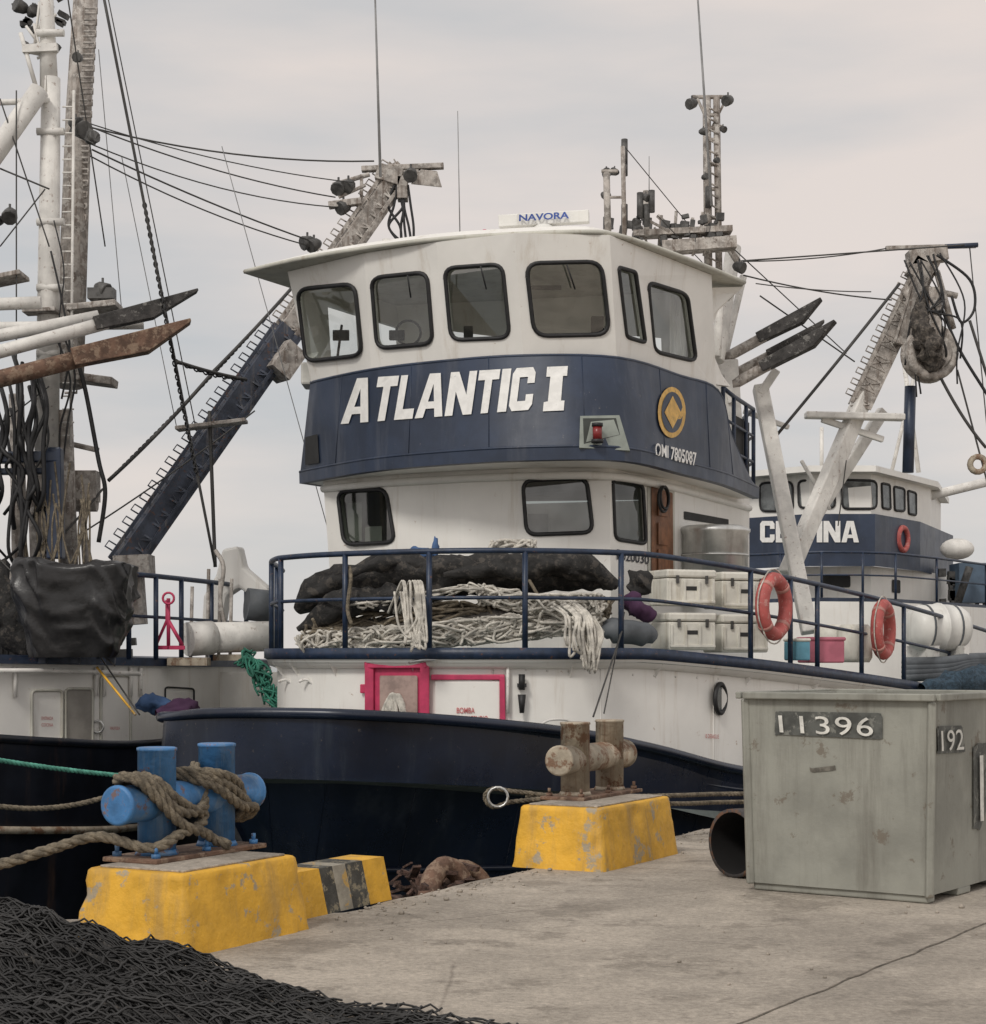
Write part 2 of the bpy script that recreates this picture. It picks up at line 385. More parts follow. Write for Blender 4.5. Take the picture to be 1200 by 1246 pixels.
# ---------------------------------------------------------------- bollards
def frustum(part,N0,lq,lp,h,ins):
    a=[N0,N0+Q*lq,N0+Q*lq+PP*lp,N0+PP*lp]; c=sum(a,V())/4
    t=[N0+Q*ins+PP*ins,N0+Q*(lq-ins)+PP*ins,N0+Q*(lq-ins)+PP*(lp-ins),N0+Q*ins+PP*(lp-ins)]
    K=24; rows=[]
    def ring(f,seed=0):
        r=[]
        for i in range(4):
            p0=a[i].lerp(t[i],f);p1=a[(i+1)%4].lerp(t[(i+1)%4],f)
            for k in range(K):
                p=p0.lerp(p1,k/K)+UP*h*f
                nn=noise.noise(p*4)*.012+noise.noise(p*14)*.007-max(0,noise.noise(p*9)-.25)*.05*(1 if f>.8 or k in(0,1,2,K-1,K-2) else .2)
                d=(p-c); d.z=0; cornr=.016 if k==0 else (.005 if k in(1,K-1) else 0)
                r.append(p+d.normalized()*(nn-cornr))
        return r
    for f in (0,.08,.16,.25,.35,.45,.55,.65,.75,.84,.91,.97,1.0):
        rr=ring(f)
        if f==1.0:
            cc=sum(rr,V())/len(rr); rr=[p.lerp(cc,.025) for p in rr]
        rows.append(rr)
    part.grid(rows,True,True)
    cc=sum(rows[-1],V())/len(rows[-1]); k=len(part.v)-len(rows[-1]); n=len(rows[-1])
    part.v.append(tuple(cc+UP*.002))
    for i in range(n): part.f.append((k+i,k+(i+1)%n,k+n)); part.sm.append(False)
def bollard(N0,lq,lp,hb,C1,C2,zt,zp,r,pm,ext,plate):
    base=Obj('concrete_bollard_base'); bp=base.part('painted_block',yellow); frustum(bp,N0,lq,lp,hb,.055); bp.done()
    mid=(C1+C2)/2; bc=N0+Q*lq/2+PP*lp/2
    base.part('bare_concrete_top',conc,.004).box(V((bc.x,bc.y,hb+.006)),lq-.22,lp-.2,.012,Q).done()
    bo=Obj('mooring_bollard')
    bo.part('base_plate',plate,.006).box(V((mid.x,mid.y,hb+.024)),(C2-C1).length+.46,.36,.026,Q).done()
    p=bo.part('posts',pm)
    for C in (C1,C2):
        b0=V((C.x,C.y,hb+.035)); t0=V((C.x,C.y,zt))
        p.tube([b0,t0-UP*.02,t0-UP*.018,t0-UP*.003,t0],[r,r,r*1.05,r*1.05,r*.96],28)
        p.tube([b0,b0+UP*.03],[r*1.16,r*1.03],28)
    a=V((C1.x,C1.y,zp))-Q*ext; b_=V((C2.x,C2.y,zp))+Q*ext
    p.tube([a-Q*.004,a,a+Q*.02,a+Q*.021,b_-Q*.021,b_-Q*.02,b_,b_+Q*.004],[r*.9,r*1.03,r*1.05,r*.98,r*.98,r*1.05,r*1.03,r*.9],28)
    p.done()
    nb=bo.part('anchor_bolts',pm if pm is bluem else rustm)
    for s1 in (-1,0,1):
        for s2 in (-1,1):
            c=V((mid.x,mid.y,hb+.035))+Q*(s1*((C2-C1).length/2+.17))+PP*s2*.13
            nb.tube([c,c+UP*.025],.026,6); nb.tube([c+UP*.025,c+UP*.06],.012,8)
    nb.done()
C1=V((-1.80,9.68,0)); C2=C1+Q*.53
N1=V((-1.53,9.0,0))
bollard(N1,1.12,.74,.41,C1,C2,1.02,.73,.102,bluem,.33,rustm)
N2=G(735,12.6,0); D1=G(700,13.45,0); D2=D1+Q*.62
bollard(N2,1.40,.74,.44,D1,D2,1.02,.745,.108,beige,.28,rustm)
kb=Obj('striped_kerb'); k0=V((-1.20,10.12,0)); kl=1.22; cols=[(yellow,.0,.50),(blkstripe,.50,.64),(greystripe,.64,.78),(blkstripe,.78,.97),(yellow,.97,kl)]
for i,(m,a,b_) in enumerate(cols):
    A=k0+Q*a;B=k0+Q*b_; w=PP*.30
    top=lambda p,s: p+UP*.27+PP*.03+Q*s
    s0=-.05 if i else 0; s1=-.05
    vs=[A,B,B+w,A+w,top(A,s0),top(B,s1),top(B,s1)+w*.8,top(A,s0)+w*.8]
    kb.part('kerb_section',m).add(vs,[(0,3,2,1),(4,5,6,7),(0,1,5,4),(1,2,6,5),(2,3,7,6),(3,0,4,7)]).done()
rp=Obj('mooring_rope'); M=(C1+C2)/2
def L3(u,w,z): return V((M.x,M.y,0))+Q*u-PP*w+UP*z
path=[P(-120,1085,9.35),P(0,1052,9.4),P(60,1034,9.45),P(120,1018,9.5),L3(-.45,.10,.50),L3(-.26,.15,.56)]
for k in range(3):
    e=.385+.066*k; s=.138+.008*k
    path+=[L3(0,.11,.62+.04*k),L3(.12,-.04,.86+.02*k),L3(.27,-s-.01,.72),L3(e,-.05,.62-.02*k),L3(e,.08,.64),L3(.27,s,.80-.06*k),L3(.03,.125,.87-.03*k),L3(-.12,-.10,.86),L3(-.26,-s-.01,.72),L3(-e,-.06,.86),L3(-e+.02,.07,.85),L3(-.26,s,.74-.06*k)]
path+=[L3(-.05,.15,.55),L3(.06,.14,.5),L3(.12,.2,.47)]
rp.part('rope_strands',ropem).rope(cr(path,10),.030).done()
r2=Obj('mooring_rope')
q=r2.part('twin_lines',ropem)
q.rope(cr([P(1120,966,16.5),P(900,966,15.6),P(820,968,14.9),P(700,970,14.7),P(625,963,14.6),P(600,960,14.6),P(590,970,14.6),P(600,982,14.6),P(622,976,14.6),P(660,972,14.6)],8),.02)
q.rope(cr([P(1120,975,16.6),P(900,976,15.7),P(820,978,15.0),P(700,974,14.7),P(640,968,14.7)],8),.02); q.done()
r2.part('shackle',steel).torus(P(606,970,14.5),(1,0,0),UP,.08,.012,14,6).done()
r3=Obj('mooring_rope'); r3.part('green_line',ropeg).rope(sag(P(-60,915,15),P(160,945,16.5),.02),.022).done()
r4=Obj('mooring_rope'); r4.part('slack_line',ropem).rope(sag(P(-60,968,16),P(135,968,17),.12),.026).done()
tf=Obj('tyre_fender'); t=tf.part('worn_tyre',rustm)
c=V((ql(12.25)-.30,12.25,-.20)); t.torus(c+Q*.1,Q+V((0,0,.5)),PP*.4+UP,.25,.075,24,9); t.torus(c+Q*.5+PP*.05,Q+V((0,0,.3)),PP*.6+UP,.22,.07,20,8); t.done()
t=tf.part('debris',mat('debris_brown',(.07,.04,.03),.9,var=.6,scale=20,bump=.9))
for i in range(60):
    a=c+V((random.uniform(-.35,.2),random.uniform(-.4,.6),random.uniform(.0,.24))); t.box(a,random.uniform(.04,.22),random.uniform(.02,.08),random.uniform(.01,.04),(random.uniform(-1,1),random.uniform(-1,1),random.uniform(-.8,.8)))
t.done()
# ---------------------------------------------------------------- fish bin
bn=Obj('fish_bin'); cN=V((2.655,10.93,0)); a1=(V((1.62,11.66,0))-cN); w1=a1.length; a1.normalize(); a2=V((-a1.y,a1.x,0)); a2=a2 if a2.y>0 else -a2
w2=1.35; zt=1.262
b=bn.part('body',binm)
def quadp(z,ins):
    pts=[]; cs=[cN+a1*ins+a2*ins,cN+a1*(w1-ins)+a2*ins,cN+a1*(w1-ins)+a2*(w2-ins),cN+a1*ins+a2*(w2-ins)]
    for i in range(4):
        for k in range(8):
            p=cs[i].lerp(cs[(i+1)%4],k/8)+UP*z
            if k: 
                nn=(a2,-a1,-a2,a1)[i]; p=p+nn*(.006*noise.noise(p*2.2))
            pts.append(p)
    return pts
rings=[quadp(.05,.03),quadp(.25,.026),quadp(.45,.021),quadp(.65,.016),quadp(.85,.011),quadp(1.05,.005),quadp(zt,0),quadp(zt,.05),quadp(.10,.07)]
b.grid(rings,False,True); n=32; b.add(rings[0],[tuple(range(n))[::-1]]); b.add(rings[-1],[tuple(range(n))]); b.done()
b=bn.part('corner_posts',binm,.012)
for c in (cN,cN+a1*w1): 
    s_=1 if c is cN else -1
    b.beam(c+UP*.04+a1*.03*s_+a2*.03,c+UP*(zt-.03)+a1*.004*s_+a2*.004,.05,.05)
b.done()
b=bn.part('rim_lip',binm,.008)
rr=[cN-a1*.03-a2*.03,cN+a1*(w1+.03)-a2*.03,cN+a1*(w1+.03)+a2*(w2+.03),cN-a1*.03+a2*(w2+.03)]
for k in range(4):
    A=rr[k]+UP*(zt-.005);B=rr[(k+1)%4]+UP*(zt-.005); d=(B-A).normalized(); b.beam(A,B-d*.0401,.04,.045)
b.done()
b=bn.part('skids',binm,.01)
b.box(cN+a1*(w1/2)+a2*.10+UP*.028,w1-.08,.10,.05,a1); b.box(cN+a1*(w1/2)+a2*(w2-.12)+UP*.028,w1-.08,.10,.05,a1); b.box(cN+a1*.09+a2*.62+UP*.027,.12,.22,.048,a1)
b.done()
bvb=bvh_of([bn.kids[0]])
def patch(owner,name,quad,m,bv,off=.004,rad=.12,jit=1.5,k=4):
    pts=[]
    for x,y in rq(quad,rad,k):
        h=surf(bv,x+random.uniform(-jit,jit),y+random.uniform(-jit,jit))
        if h: pts.append(h[0]+h[1]*off)
    if len(pts)>2: owner.part(name,m).add(pts,[tuple(range(len(pts)))]).done()
patch(bn,'number_patch',[(943,866),(1074,868),(1075,900),(944,895)],binpatch,bvb,.009)
text_on(bn,'number_text','11396',bvb,[(949,870),(1063,873),(1065,896),(951,891)],chalk2,off=.024,space=1.08)
patch(bn,'number_patch',[(1138,885),(1170,883),(1172,916),(1139,917)],binpatch,bvb,.009)
text_on(bn,'number_text','192',bvb,[(1141,889),(1168,887),(1169,912),(1142,914)],chalk2,off=.024)
patch(bn,'number_patch',[(1183,906),(1230,903),(1230,1006),(1184,1010)],binpatch,bvb,.009)
text_on(bn,'number_text','19',bvb,[(1188,918),(1222,915),(1222,996),(1189,1000)],chalk2,off=.024)
stm=mat('bin_stain',(.13,.12,.10),.7,var=.4,scale=20)
patch(bn,'stain',[(985,934),(1018,932),(1016,938),(988,939)],stm,bvb,.006,.4)
# pipe
pi_=Obj('steel_pipe'); pd=V((.80,.60,0)).normalized(); c0=V((1.63,12.30,.235)); n=32; sd=pd.cross(UP)
rg=lambda off,r: [c0+pd*off+(sd*math.cos(2*math.pi*k/n)+UP*math.sin(2*math.pi*k/n))*r for k in range(n)]
pi_.part('pipe',mat('pipe_dark',(.05,.045,.045),.7,var=.4,scale=6,spots=(rust,9,.56,.7),bump=.3)).grid([rg(0,.212),rg(0,.235),rg(2.6,.235)],True,True).done()
pb=pi_.part('pipe_bore',mat('pipe_bore',(.008,.007,.007),.9)); pb.grid([rg(0.001,.212),rg(2.5,.212)],True,True); pb.add(rg(2.5,.212),[tuple(range(n))]); pb.done()
# ---------------------------------------------------------------- black net
nt_=Obj('fishing_net')
bd=[(-6,9.1),(-2.5,8.75),(-2.0,8.62),(-1.45,8.42),(-1.1,8.1),(-.7,7.75),(-.15,7.35),(.25,6.9),(.3,5.0)]
def back(x):
    for (x0,y0),(x1,y1) in zip(bd,bd[1:]):
        if x0<=x<=x1: return y0+(y1-y0)*(x-x0)/(x1-x0)+.07*noise.noise(V((x*4,0,0)))
    return 5.0
def nh(x,y):
    hx=.02+.45*max(0,min(1,(-.5-x)/2.15))**1.3
    e=back(x)-y
    f=max(0,min(1,(e+.02)/.42)); f=f**.5
    v=V((x,y,0)); w=.06*noise.noise(v*3.0)+.045*noise.noise(v*7)+.08*abs(noise.noise(V((x*1.2-y*1.5,x+y,3))*1.6))
    return max(.006,(hx+w*min(1,.3+hx*2))*f)
bmn=nt_.part('net_heap',netb); rows=[]
for i in range(90):
    row=[]
    for j in range(110):
        x=-3.6+3.62*j/109; yb=back(x)-.22; y=yb-(yb-4.2)*(i/89)**1.3; row.append(V((x,y,max(.004,nh(x,y)-.05))))
    rows.append(row)
bmn.grid(rows); bmn.done()
meshl=nt_.part('net_twine',mat('net_twine',(.032,.031,.030),.65,var=.5,scale=2.2))
for lay in range(3):
  for fam in range(2):
    for s in range(-60,150):
        pts=[]; g=(.062,.085,.11)[lay]
        for k in range(150):
            t=k*.035
            if fam==0: x=-4.6+s*g+t*(.78-.2*lay); y=4.9+t*.72
            else: x=1.2-s*g-t*(.78+.1*lay)+.9; y=4.9+t*.72
            xx=x+.12*noise.noise(V((x*2,y*2,fam*5+lay*9)))+.035*noise.noise(V((x*7,y*7,lay+7))); yy=y+.13*noise.noise(V((x*2.5,y*2.5,fam*9+2+lay*5)))
            if xx<-3.0 or xx>.36 or yy>back(xx)+.05*noise.noise(V((xx*9,lay,0)))+.02 or yy<4.9:
                if len(pts)>2: meshl.tube(pts,.0055,3,caps=False)
                pts=[]; continue
            pts.append(V((xx,yy,nh(xx,yy)+.006+.035*abs(noise.noise(V((xx*14,yy*14,fam+lay*3))))+.025*lay*max(0,noise.noise(V((xx*2,yy*2,lay)))+.4))))
        if len(pts)>2: meshl.tube(pts,.0055,3,caps=False)
meshl.done()
fold=nt_.part('net_ropes',tarp2)
for k in range(5):
    pts=[]
    for i in range(26):
        xx=-3.0+i*.125; yy=back(xx)-.14-k*.4+.2*noise.noise(V((xx*1.5,k*3,0))); pts.append(V((xx,yy,nh(xx,yy)+.012)))
    fold.rope(cr(pts,4),.014)
fold.done()
# ---------------------------------------------------------------- ATLANTIC boat
A=Obj('fishing_boat')
def sdeck(p):
    s=(p.x+.6)*Q.x+(p.y-21.7)*Q.y; return 1.575-.066*max(0,s+.3)
rim=[(560,36,.1),(400,27.5,.4),(300,23.5,.62),(238,20.4,.82),(203,18.4,.90),(196,17.5,.92),(210,17.0,.94),(255,16.65,.985),(350,16.4,.995),(450,16.35,.975),(575,16.95,.895),(700,18.0,.75),(800,19.15,.53),(900,20.6,.22),(1000,22.5,.0),(1105,25.2,-.15),(1260,31,-.3),(1400,40,-.3)]
inw=[.2,.4,.9,1.3,.9,.2,.3,.9,1.35,1.45,1.3,1.0,.8,.6,.45,.35,.25,.2]
aft=[0,.2,.8,1.3,1.9,2.3,2.3,2.1,1.7,1.3,.9,.6,.4,.3,.2,.1,0,0]
R0=[G(a,b_,c) for a,b_,c in rim]; R=cr(R0,6)
def interp(arr,i,n=6):
    k=min(i//n,len(arr)-2); t=(i-k*n)/n; t=t*t*(3-2*t); return arr[k]+(arr[k+1]-arr[k])*t
rows=[]
cen=lambda p: (V((-.6,21.7,0))+Q*((p.x+.6)*Q.x+(p.y-21.7)*Q.y))
for f in [0,.03,.1,.2,.3,.42,.55,.7,.85,1]:
    row=[]
    for i,p in enumerate(R):
        c=cen(p); d=(c-V((p.x,p.y,0))); dl=d.length; d=d.normalized() if dl>.05 else V((0,0,0))
        g=f**.8
        inn_=min(interp(inw,i),dl*.9)
        z=p.z+(-2.0-p.z)*f
        row.append(V((p.x,p.y,0))+d*inn_*g+Q*interp(aft,i)*g+UP*z)
    rows.append(row)
hp=A.part('hull',hullm); hp.grid(rows); hp.done()
hp=A.part('bulwark_rim',hullm); hp.tube([p+UP*.0 for p in R],.05,8); hp.done()
hp=A.part('rubbing_strake',hullm)
hp.tube([rows[6][i].lerp(rows[5][i],.3)-PP*.01 for i in range(9*6+2,len(R))],.035,6)
hp.tube([rows[2][i]-PP*.0 for i in range(11*6,len(R))],.03,6)
hp.done()
hp=A.part('hull_weld_seams',hullm)
for i in (46,52,58,64,70,76): hp.tube([rows[k][i]-PP*.002 for k in range(0,8)],.007,4)
hp.tube([rows[3][i] for i in range(38,100)],.008,4); hp.done()
hp=A.part('bulwark_inside',hullm); hp.grid([[p+(cen(p)-V((p.x,p.y,0))).normalized()*.06 for p in R],[V((p.x,p.y,p.z-.6))+(cen(p)-V((p.x,p.y,0))).normalized()*.12 for p in R]]); hp.done()
hp=A.part('main_deck',mat('deck_grey',(.12,.14,.13),.8)); ins=[V((p.x,p.y,p.z-.6)) for p in R]
hp.add(ins,[tuple(range(len(ins)))]); hp.done()
dk=[(470,30),(365,24.6),(328,22.4),(328,21.3),(345,20.8),(400,20.2),(520,19.6),(640,19.5),(760,19.9),(900,21.2),(1000,22.8),(1105,25.3),(1190,28.5),(1290,34)]
D0=[G(a,b_,0) for a,b_ in dk]; D=cr(D0,6)
for p in D: p.z=sdeck(p)
def inset(pts,d):
    out=[]
    for i,p in enumerate(pts):
        a=pts[max(0,i-1)];b_=pts[min(len(pts)-1,i+1)]; t=(b_-a); t.z=0; t.normalize(); nn=V((-t.y,t.x,0)); out.append(p+nn*d)
    return out
dkp=A.part('upper_deck',mat('deck_paint',(.16,.2,.2),.7)); dkp.add([p-UP*.0 for p in D],[tuple(range(len(D)))]); dkp.add([p-UP*.13 for p in D],[tuple(range(len(D)))[::-1]]); dkp.done()
e=A.part('deck_edge',railm); Di=inset(D,-.03)
e.grid([[p+UP*.03 for p in D],[p+UP*.03 for p in Di],[p-UP*.085 for p in Di],[p-UP*.10 for p in inset(D,.02)]],True); e.done()
e=A.part('deck_edge_white',white); e.grid([[p-UP*.098 for p in inset(D,.0)],[p-UP*.17 for p in inset(D,.03)],[p-UP*.20 for p in inset(D,.12)]],True); e.done()
Wl=inset(D,.13)
e=A.part('forecastle_wall',white); e.grid([[p-UP*.12 for p in Wl],[V((p.x,p.y,-.5)) for p in Wl]],True); e.done(); wallo=e.o
e=A.part('deck_brackets',white)
for i in range(20,len(D)-8,5):
    p=D[i];w=Wl[i]; e.add([p-UP*.13,w-UP*.13,w-UP*.30,p-UP*.131+(w-p)*.02],[(0,1,2)])
e.done()
e=A.part('wall_weld_seams',white)
for i in (34,40,47,53,59): 
    w=Wl[i]; nn=(D[i]-w).normalized(); e.tube([w+nn*.002-UP*.2,V((w.x,w.y,-.4))+nn*.002],.006,4)
e.done()
# lower house
zt_,zb=3.87,1.5
lt=[(393,23.7),(470,22.9),(560,22.35),(645,22.05),(742,22.05),(822,23.6),(912,26.8)]
lb=[(409,23.7),(478,22.9),(562,22.35),(645,22.05),(744,22.05),(822,23.6),(912,26.8)]
bot=[G(a,d,zb) for a,d in lb]; top=[G(a,d,zt_) for a,d in lt]
bot+=[bot[0]+Q*5]; top+=[top[0]+Q*5]
lh=shell(A,'lower_house',white,bot,top,.07)
A.part('lower_house_floor',dark).add([p+UP*.3 for p in bot],[tuple(range(len(bot)))]).done()
windows(A,lh,[[(411,598),(470,595),(481,660),(419,663)],[(636,585),(714,581),(722,648),(641,651)],[(745,581),(782,590),(786,662),(748,656)]],glassd,.2,.028)
ip=A.part('curtains',inner); ip.box(P(432,635,23.55),.22,.02,.5,(1,-.5,0)); ip.box(P(455,650,23.35),.25,.02,.2,(1,-.5,0)); ip.box(P(655,640,22.5),.25,.02,.3); ip.done()
bl=bvh_of([lh])
patch(A,'door',[(791,592),(817,600),(818,702),(791,696)],wood,bl,.02,.05,0)
patch(A,'door_frame',[(787,586),(820,594),(821,706),(788,700)],soff,bl,.010,.05,0)
e=A.part('door_panels',wood,.004)
for y in (615,650,682): 
    h=surf(bl,804,y)
    if h: e.box(h[0]+h[1]*.03,.3,.02,.28,Q)
e.done()
e=A.part('hanging_hose_coil',black); h=surf(bl,797,608); e.torus(h[0]+h[1]*.12,Q,UP,.16,.02,20,6); e.torus(h[0]+h[1]*.14+UP*.02,Q,UP,.14,.018,20,6); e.done()
patch(A,'vent_opening',[(832,622),(886,632),(886,640),(832,632)],dark,bl,.01,.1,0)
text_on(A,'registration','P020030',bl,[(750,668),(789,675),(789,687),(750,681)],darktxt,offset=.01)
# navy band
zl=3.96; z5=5.06
btop=[(380,23.4,z5),(452,22.4,z5),(539,21.75,z5),(637,21.35,z5),(751,21.5,z5),(825,22.85,z5),(872,23.8,z5-.05),(888,24.7,4.55),(912,25.9,4.02)]
bbot=[(368,23.9,zl),(448,22.45,zl),(536,21.65,zl),(640,21.15,zl),(757,21.2,zl),(832,22.8,zl),(876,24.0,zl),(897,24.9,zl),(920,26.2,zl)]
T=cr([G(*c) for c in btop],5); B=cr([G(*c) for c in bbot],5)
T=[T[0]+Q*3.4]+T; B=[B[0]+Q*3.4]+B
def outw(pts,d): return inset(pts,-d)
e=A.part('name_band',navy)
e.grid([outw(T,.03),[a.lerp(b_,.5)*1 for a,b_ in zip(outw(T,.03),outw(B,.03))],outw(B,.03)],True); e.done(); bando=e.o
e=A.part('band_lip',navy); e.grid([outw(B,.03),outw(B,.05),[p-UP*.16 for p in outw(B,.045)],[p-UP*.165 for p in inset(B,.05)]],False)
e.tube([p-UP*.005 for p in outw(B,.04)],.018,6); e.tube([p for p in outw(T,.02)],.02,6); e.done(); lipo=e.o
e=A.part('band_weld_seams',navy)
for i in (4,9,14,19,24,29,34): e.tube([outw(T,.031)[i],outw(T,.031)[i].lerp(outw(B,.031)[i],.5),outw(B,.031)[i]],.006,4)
e.done()
e=A.part('bridge_floor_soffit',white); low=[p-UP*.155 for p in inset(B,.04)]; e.add(low,[tuple(range(len(low)))]); e.done()
e=A.part('soffit_cove',white); LW=cr([G(a,d,zt_-.16) for a,d in lt],6); e.tube(LW,.05,8); e.done()
bb=bvh_of([bando,lipo])
block_text(A,'name_text','ATLANTIC',bb,[(426,461),(653,447),(647,499),(416,516)],chalk,.018)
def glyph(owner,name,polys,m,bv,off=.014):
    p=owner.part(name,m)
    for pl in polys:
        pts=[]
        for x,y in pl:
            h=surf(bv,x,y)
            if h: pts.append(h[0]+h[1]*off)
        p.add(pts,[tuple(range(len(pts)))])
    p.done()
glyph(A,'name_numeral',[[(666,447),(691,446),(690,458),(685,458),(683,488),(687,488),(686,500),(661,501),(662,490),(667,489),(670,459),(665,459)]],chalk,bb,.018)
el_=lambda cx,cy,rx,ry,k=24:[(cx+rx*math.cos(2*math.pi*i/k),cy+ry*math.sin(2*math.pi*i/k)) for i in range(k)]
glyph(A,'emblem',[el_(816,502,17,31)],goldm,bb,.018)
glyph(A,'emblem_centre',[el_(816,502,13,25)],navy,bb,.024)
glyph(A,'emblem_lozenge',[[(816,482),(826,502),(816,522),(806,502)]],goldm,bb,.030)
text_on(A,'registry_text','OMI 7805087',bb,[(795,539),(845,551),(845,566),(795,554)],chalk,offset=.02,off=.03)
h1=[surf(bb,*q_) for q_ in ((706,508),(751,507),(763,546),(705,545))]
e=A.part('light_pocket',pocket); pts=[h[0]+h[1]*.05 for h in h1]; e.prism(pts,-h1[0][1]*.06); e.done()
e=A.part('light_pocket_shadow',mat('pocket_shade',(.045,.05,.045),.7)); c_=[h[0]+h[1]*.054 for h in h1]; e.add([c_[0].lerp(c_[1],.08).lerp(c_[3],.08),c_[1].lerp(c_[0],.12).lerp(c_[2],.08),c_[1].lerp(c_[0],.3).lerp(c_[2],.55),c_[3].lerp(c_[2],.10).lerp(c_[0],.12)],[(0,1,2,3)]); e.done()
h=surf(bb,724,530); cL=h[0]+h[1]*.12; e=A.part('red_navigation_light',mat('red_lens',(.20,.02,.02),.3)); e.tube([cL-UP*.09,cL+UP*.06],.055,12); e.done()
e=A.part('light_housing',black); e.tube([cL-UP*.13,cL-UP*.09],.07,12); e.tube([cL+UP*.06,cL+UP*.1],.065,12); e.done()
patch(A,'starboard_light_pocket',[(373,532),(388,528),(390,563),(373,566)],dark,bb,.02,.06,0)
# wheelhouse
zr=6.43
wb=[(380,23.4),(452,22.4),(539,21.75),(637,21.35),(751,21.5),(872,23.8)]
wt=[(350,23.1),(443,22.05),(531,21.45),(627,21.0),(742,21.1),(866,23.3)]
bot=[G(a,d,5.0) for a,d in wb]; top=[G(a,d,zr) for a,d in wt]
bot+=[bot[-1]+Q*.9+PP*.6,bot[0]+Q*2.6]; top+=[top[-1]+Q*.9+PP*.6,top[0]+Q*2.6]
wh=shell(A,'wheelhouse',white,bot,top,.07)
ex=[]
a=bot[-2];b_=bot[-1]
for t0 in (.22,.5,.78):
    c=a.lerp(b_,t0); c.z=5.8; ex.append(Part('c',dark).box(c,(b_-a).length*.2,.7,.85,(b_-a)).done())
a=bot[-1];b_=bot[0]
for t0 in (.3,.7):
    c=a.lerp(b_,t0); c.z=5.75; ex.append(Part('c',dark).box(c,.8,.6,.75,(b_-a)).done())
windows(A,wh,[[(362,352),(432,345),(441,432),(372,440)],[(452,338),(520,331),(527,418),(459,424)],[(541,326),(612,321),(621,411),(549,414)],[(640,320),(732,318),(742,407),(650,409)],[(752,325),(773,331),(785,417),(762,410)],[(788,343),(836,358),(847,440),(796,428)]],glass,.2,.028,ex)
A.part('bridge_floor',inner).add([p+UP*.0 for p in bot],[tuple(range(len(bot)))]).done()
ip=A.part('console',inner,.03)
for c in (P(400,444,24.3),P(490,428,23.5),P(590,416,23.2),P(690,412,22.8)): ip.box(c-UP*.15,.7,.5,.3)
ip.done()
ip=A.part('bridge_gear',dark,.01); ip.box(P(727,398,22.9),.16,.16,.25); ip.box(P(483,408,23.5),.2,.1,.12); ip.torus(P(497,405,23.4),(1,0,0),UP,.16,.018,18,6); ip.tube([P(410,440,24),P(416,395,24)],.02,6); ip.box(P(415,408,24),.22,.04,.14); ip.box(P(660,350,23.6),.5,.08,.05); ip.box(P(570,404,23),.12,.1,.14); ip.done()
ip=A.part('window_curtain',white)
ip.grid([[P(815+k*1.3,360 if i==0 else 440,23.3+.03*math.sin(k*1.1)) for k in range(16)] for i in range(2)]); ip.done()
ip=A.part('window_wipers',black)
for (x0,y0,x1,y1) in ((496,335,500,362),(585,324,592,352),(690,322,700,352)):
    ip.tube([P(x0,y0,21.0),P(x1,y1,21.1)],.01,5)
ip.done()
rf=[(298,23.25),(360,22.55),(440,21.95),(520,21.5),(600,21.25),(700,21.08),(752,21.25),(830,22.4),(906,23.9)]
RT=cr([G(a,d,zr) for a,d in rf],4); RT=[RT[0]+Q*3.2]+RT+[RT[-1]+Q*1.0+PP*.6]
cc=sum(RT,V())/len(RT)
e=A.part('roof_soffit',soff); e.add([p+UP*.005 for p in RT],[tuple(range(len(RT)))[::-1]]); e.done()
e=A.part('roof',white)
top1=[p+UP*.06 for p in RT]; top2=[p.lerp(cc,.12)+UP*.13 for p in RT]; top3=[p.lerp(cc,.5)+UP*.2 for p in RT]
e.grid([[p+UP*.006 for p in RT],top1,top2,top3],False,True); e.add(top3,[tuple(range(len(top3)))]); e.done()
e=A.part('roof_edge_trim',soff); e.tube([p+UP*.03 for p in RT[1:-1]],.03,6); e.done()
e=A.part('wing_buttress',white)
pts=[P(866,350,23.7),P(905,349,24.0),P(890,362,24.0),P(874,378,23.95),P(866,400,23.9),P(868,430,23.9),P(878,455,24.0),P(889,470,24.1),P(874,468,23.9),P(860,466,23.7),P(855,400,23.45)]
e.prism(pts,V((-.05,.05,0))); e.done()
rl=[G(880,24.2,3.96),G(893,25.0,3.96),G(908,25.8,3.96),G(917,26.3,3.96),G(905,27.3,3.96)]
railing(A,rl,1.15,(.33,.66),.03,name='bridge_wing_rail')
e=A.part('bridge_wing_screen',dark); e.grid([[G(893,25.3,3.96),G(912,26.2,3.96)],[G(893,25.3,4.9),G(912,26.2,4.9)]]); e.done()
# radar
e=A.part('radar',radarw,.04); c=P(662,267,22.4)
e.box(c,1.12,.14,.15,(1,-.12,.03)); e.tube([P(662,294,22.4),P(662,284,22.4),P(662,274,22.4)],[.22,.2,.1],14); e.ball(P(540,292,22.2),.16,.16,.06); e.done()
text_plane(A,'radar_text','NAVORA',c+V((-.31,-.03,-.045))+V((0,-.06,0)),V((1,-.12,.03)).normalized(),UP,.62,.085,mat('blue_text',(.03,.07,.28),.5),offset=.03)
e=A.part('roof_fittings',white2); e.tube([P(590,292,21.6),P(590,283,21.6)],.03,8); e.tube([P(470,300,22.3),P(470,291,22.3)],.05,8); e.ball(P(527,293,21.9),.12,.12,.05); e.done()
e=A.part('horn_red',redm); e.ball(P(590,283,21.6),.05,.05,.04); e.done()
e=A.part('whip_antennas',wireg)
for a,b_,r in ((P(456,-20,24),P(463,215,24),.022),(P(557,135,25),P(560,300,25),.010),(P(848,-20,25),P(866,250,25),.022),(P(790,190,25),P(790,240,25),.008)): e.tube([a,b_],[r*.6,r],6)
e.done()
e=A.part('signal_masts',weather)
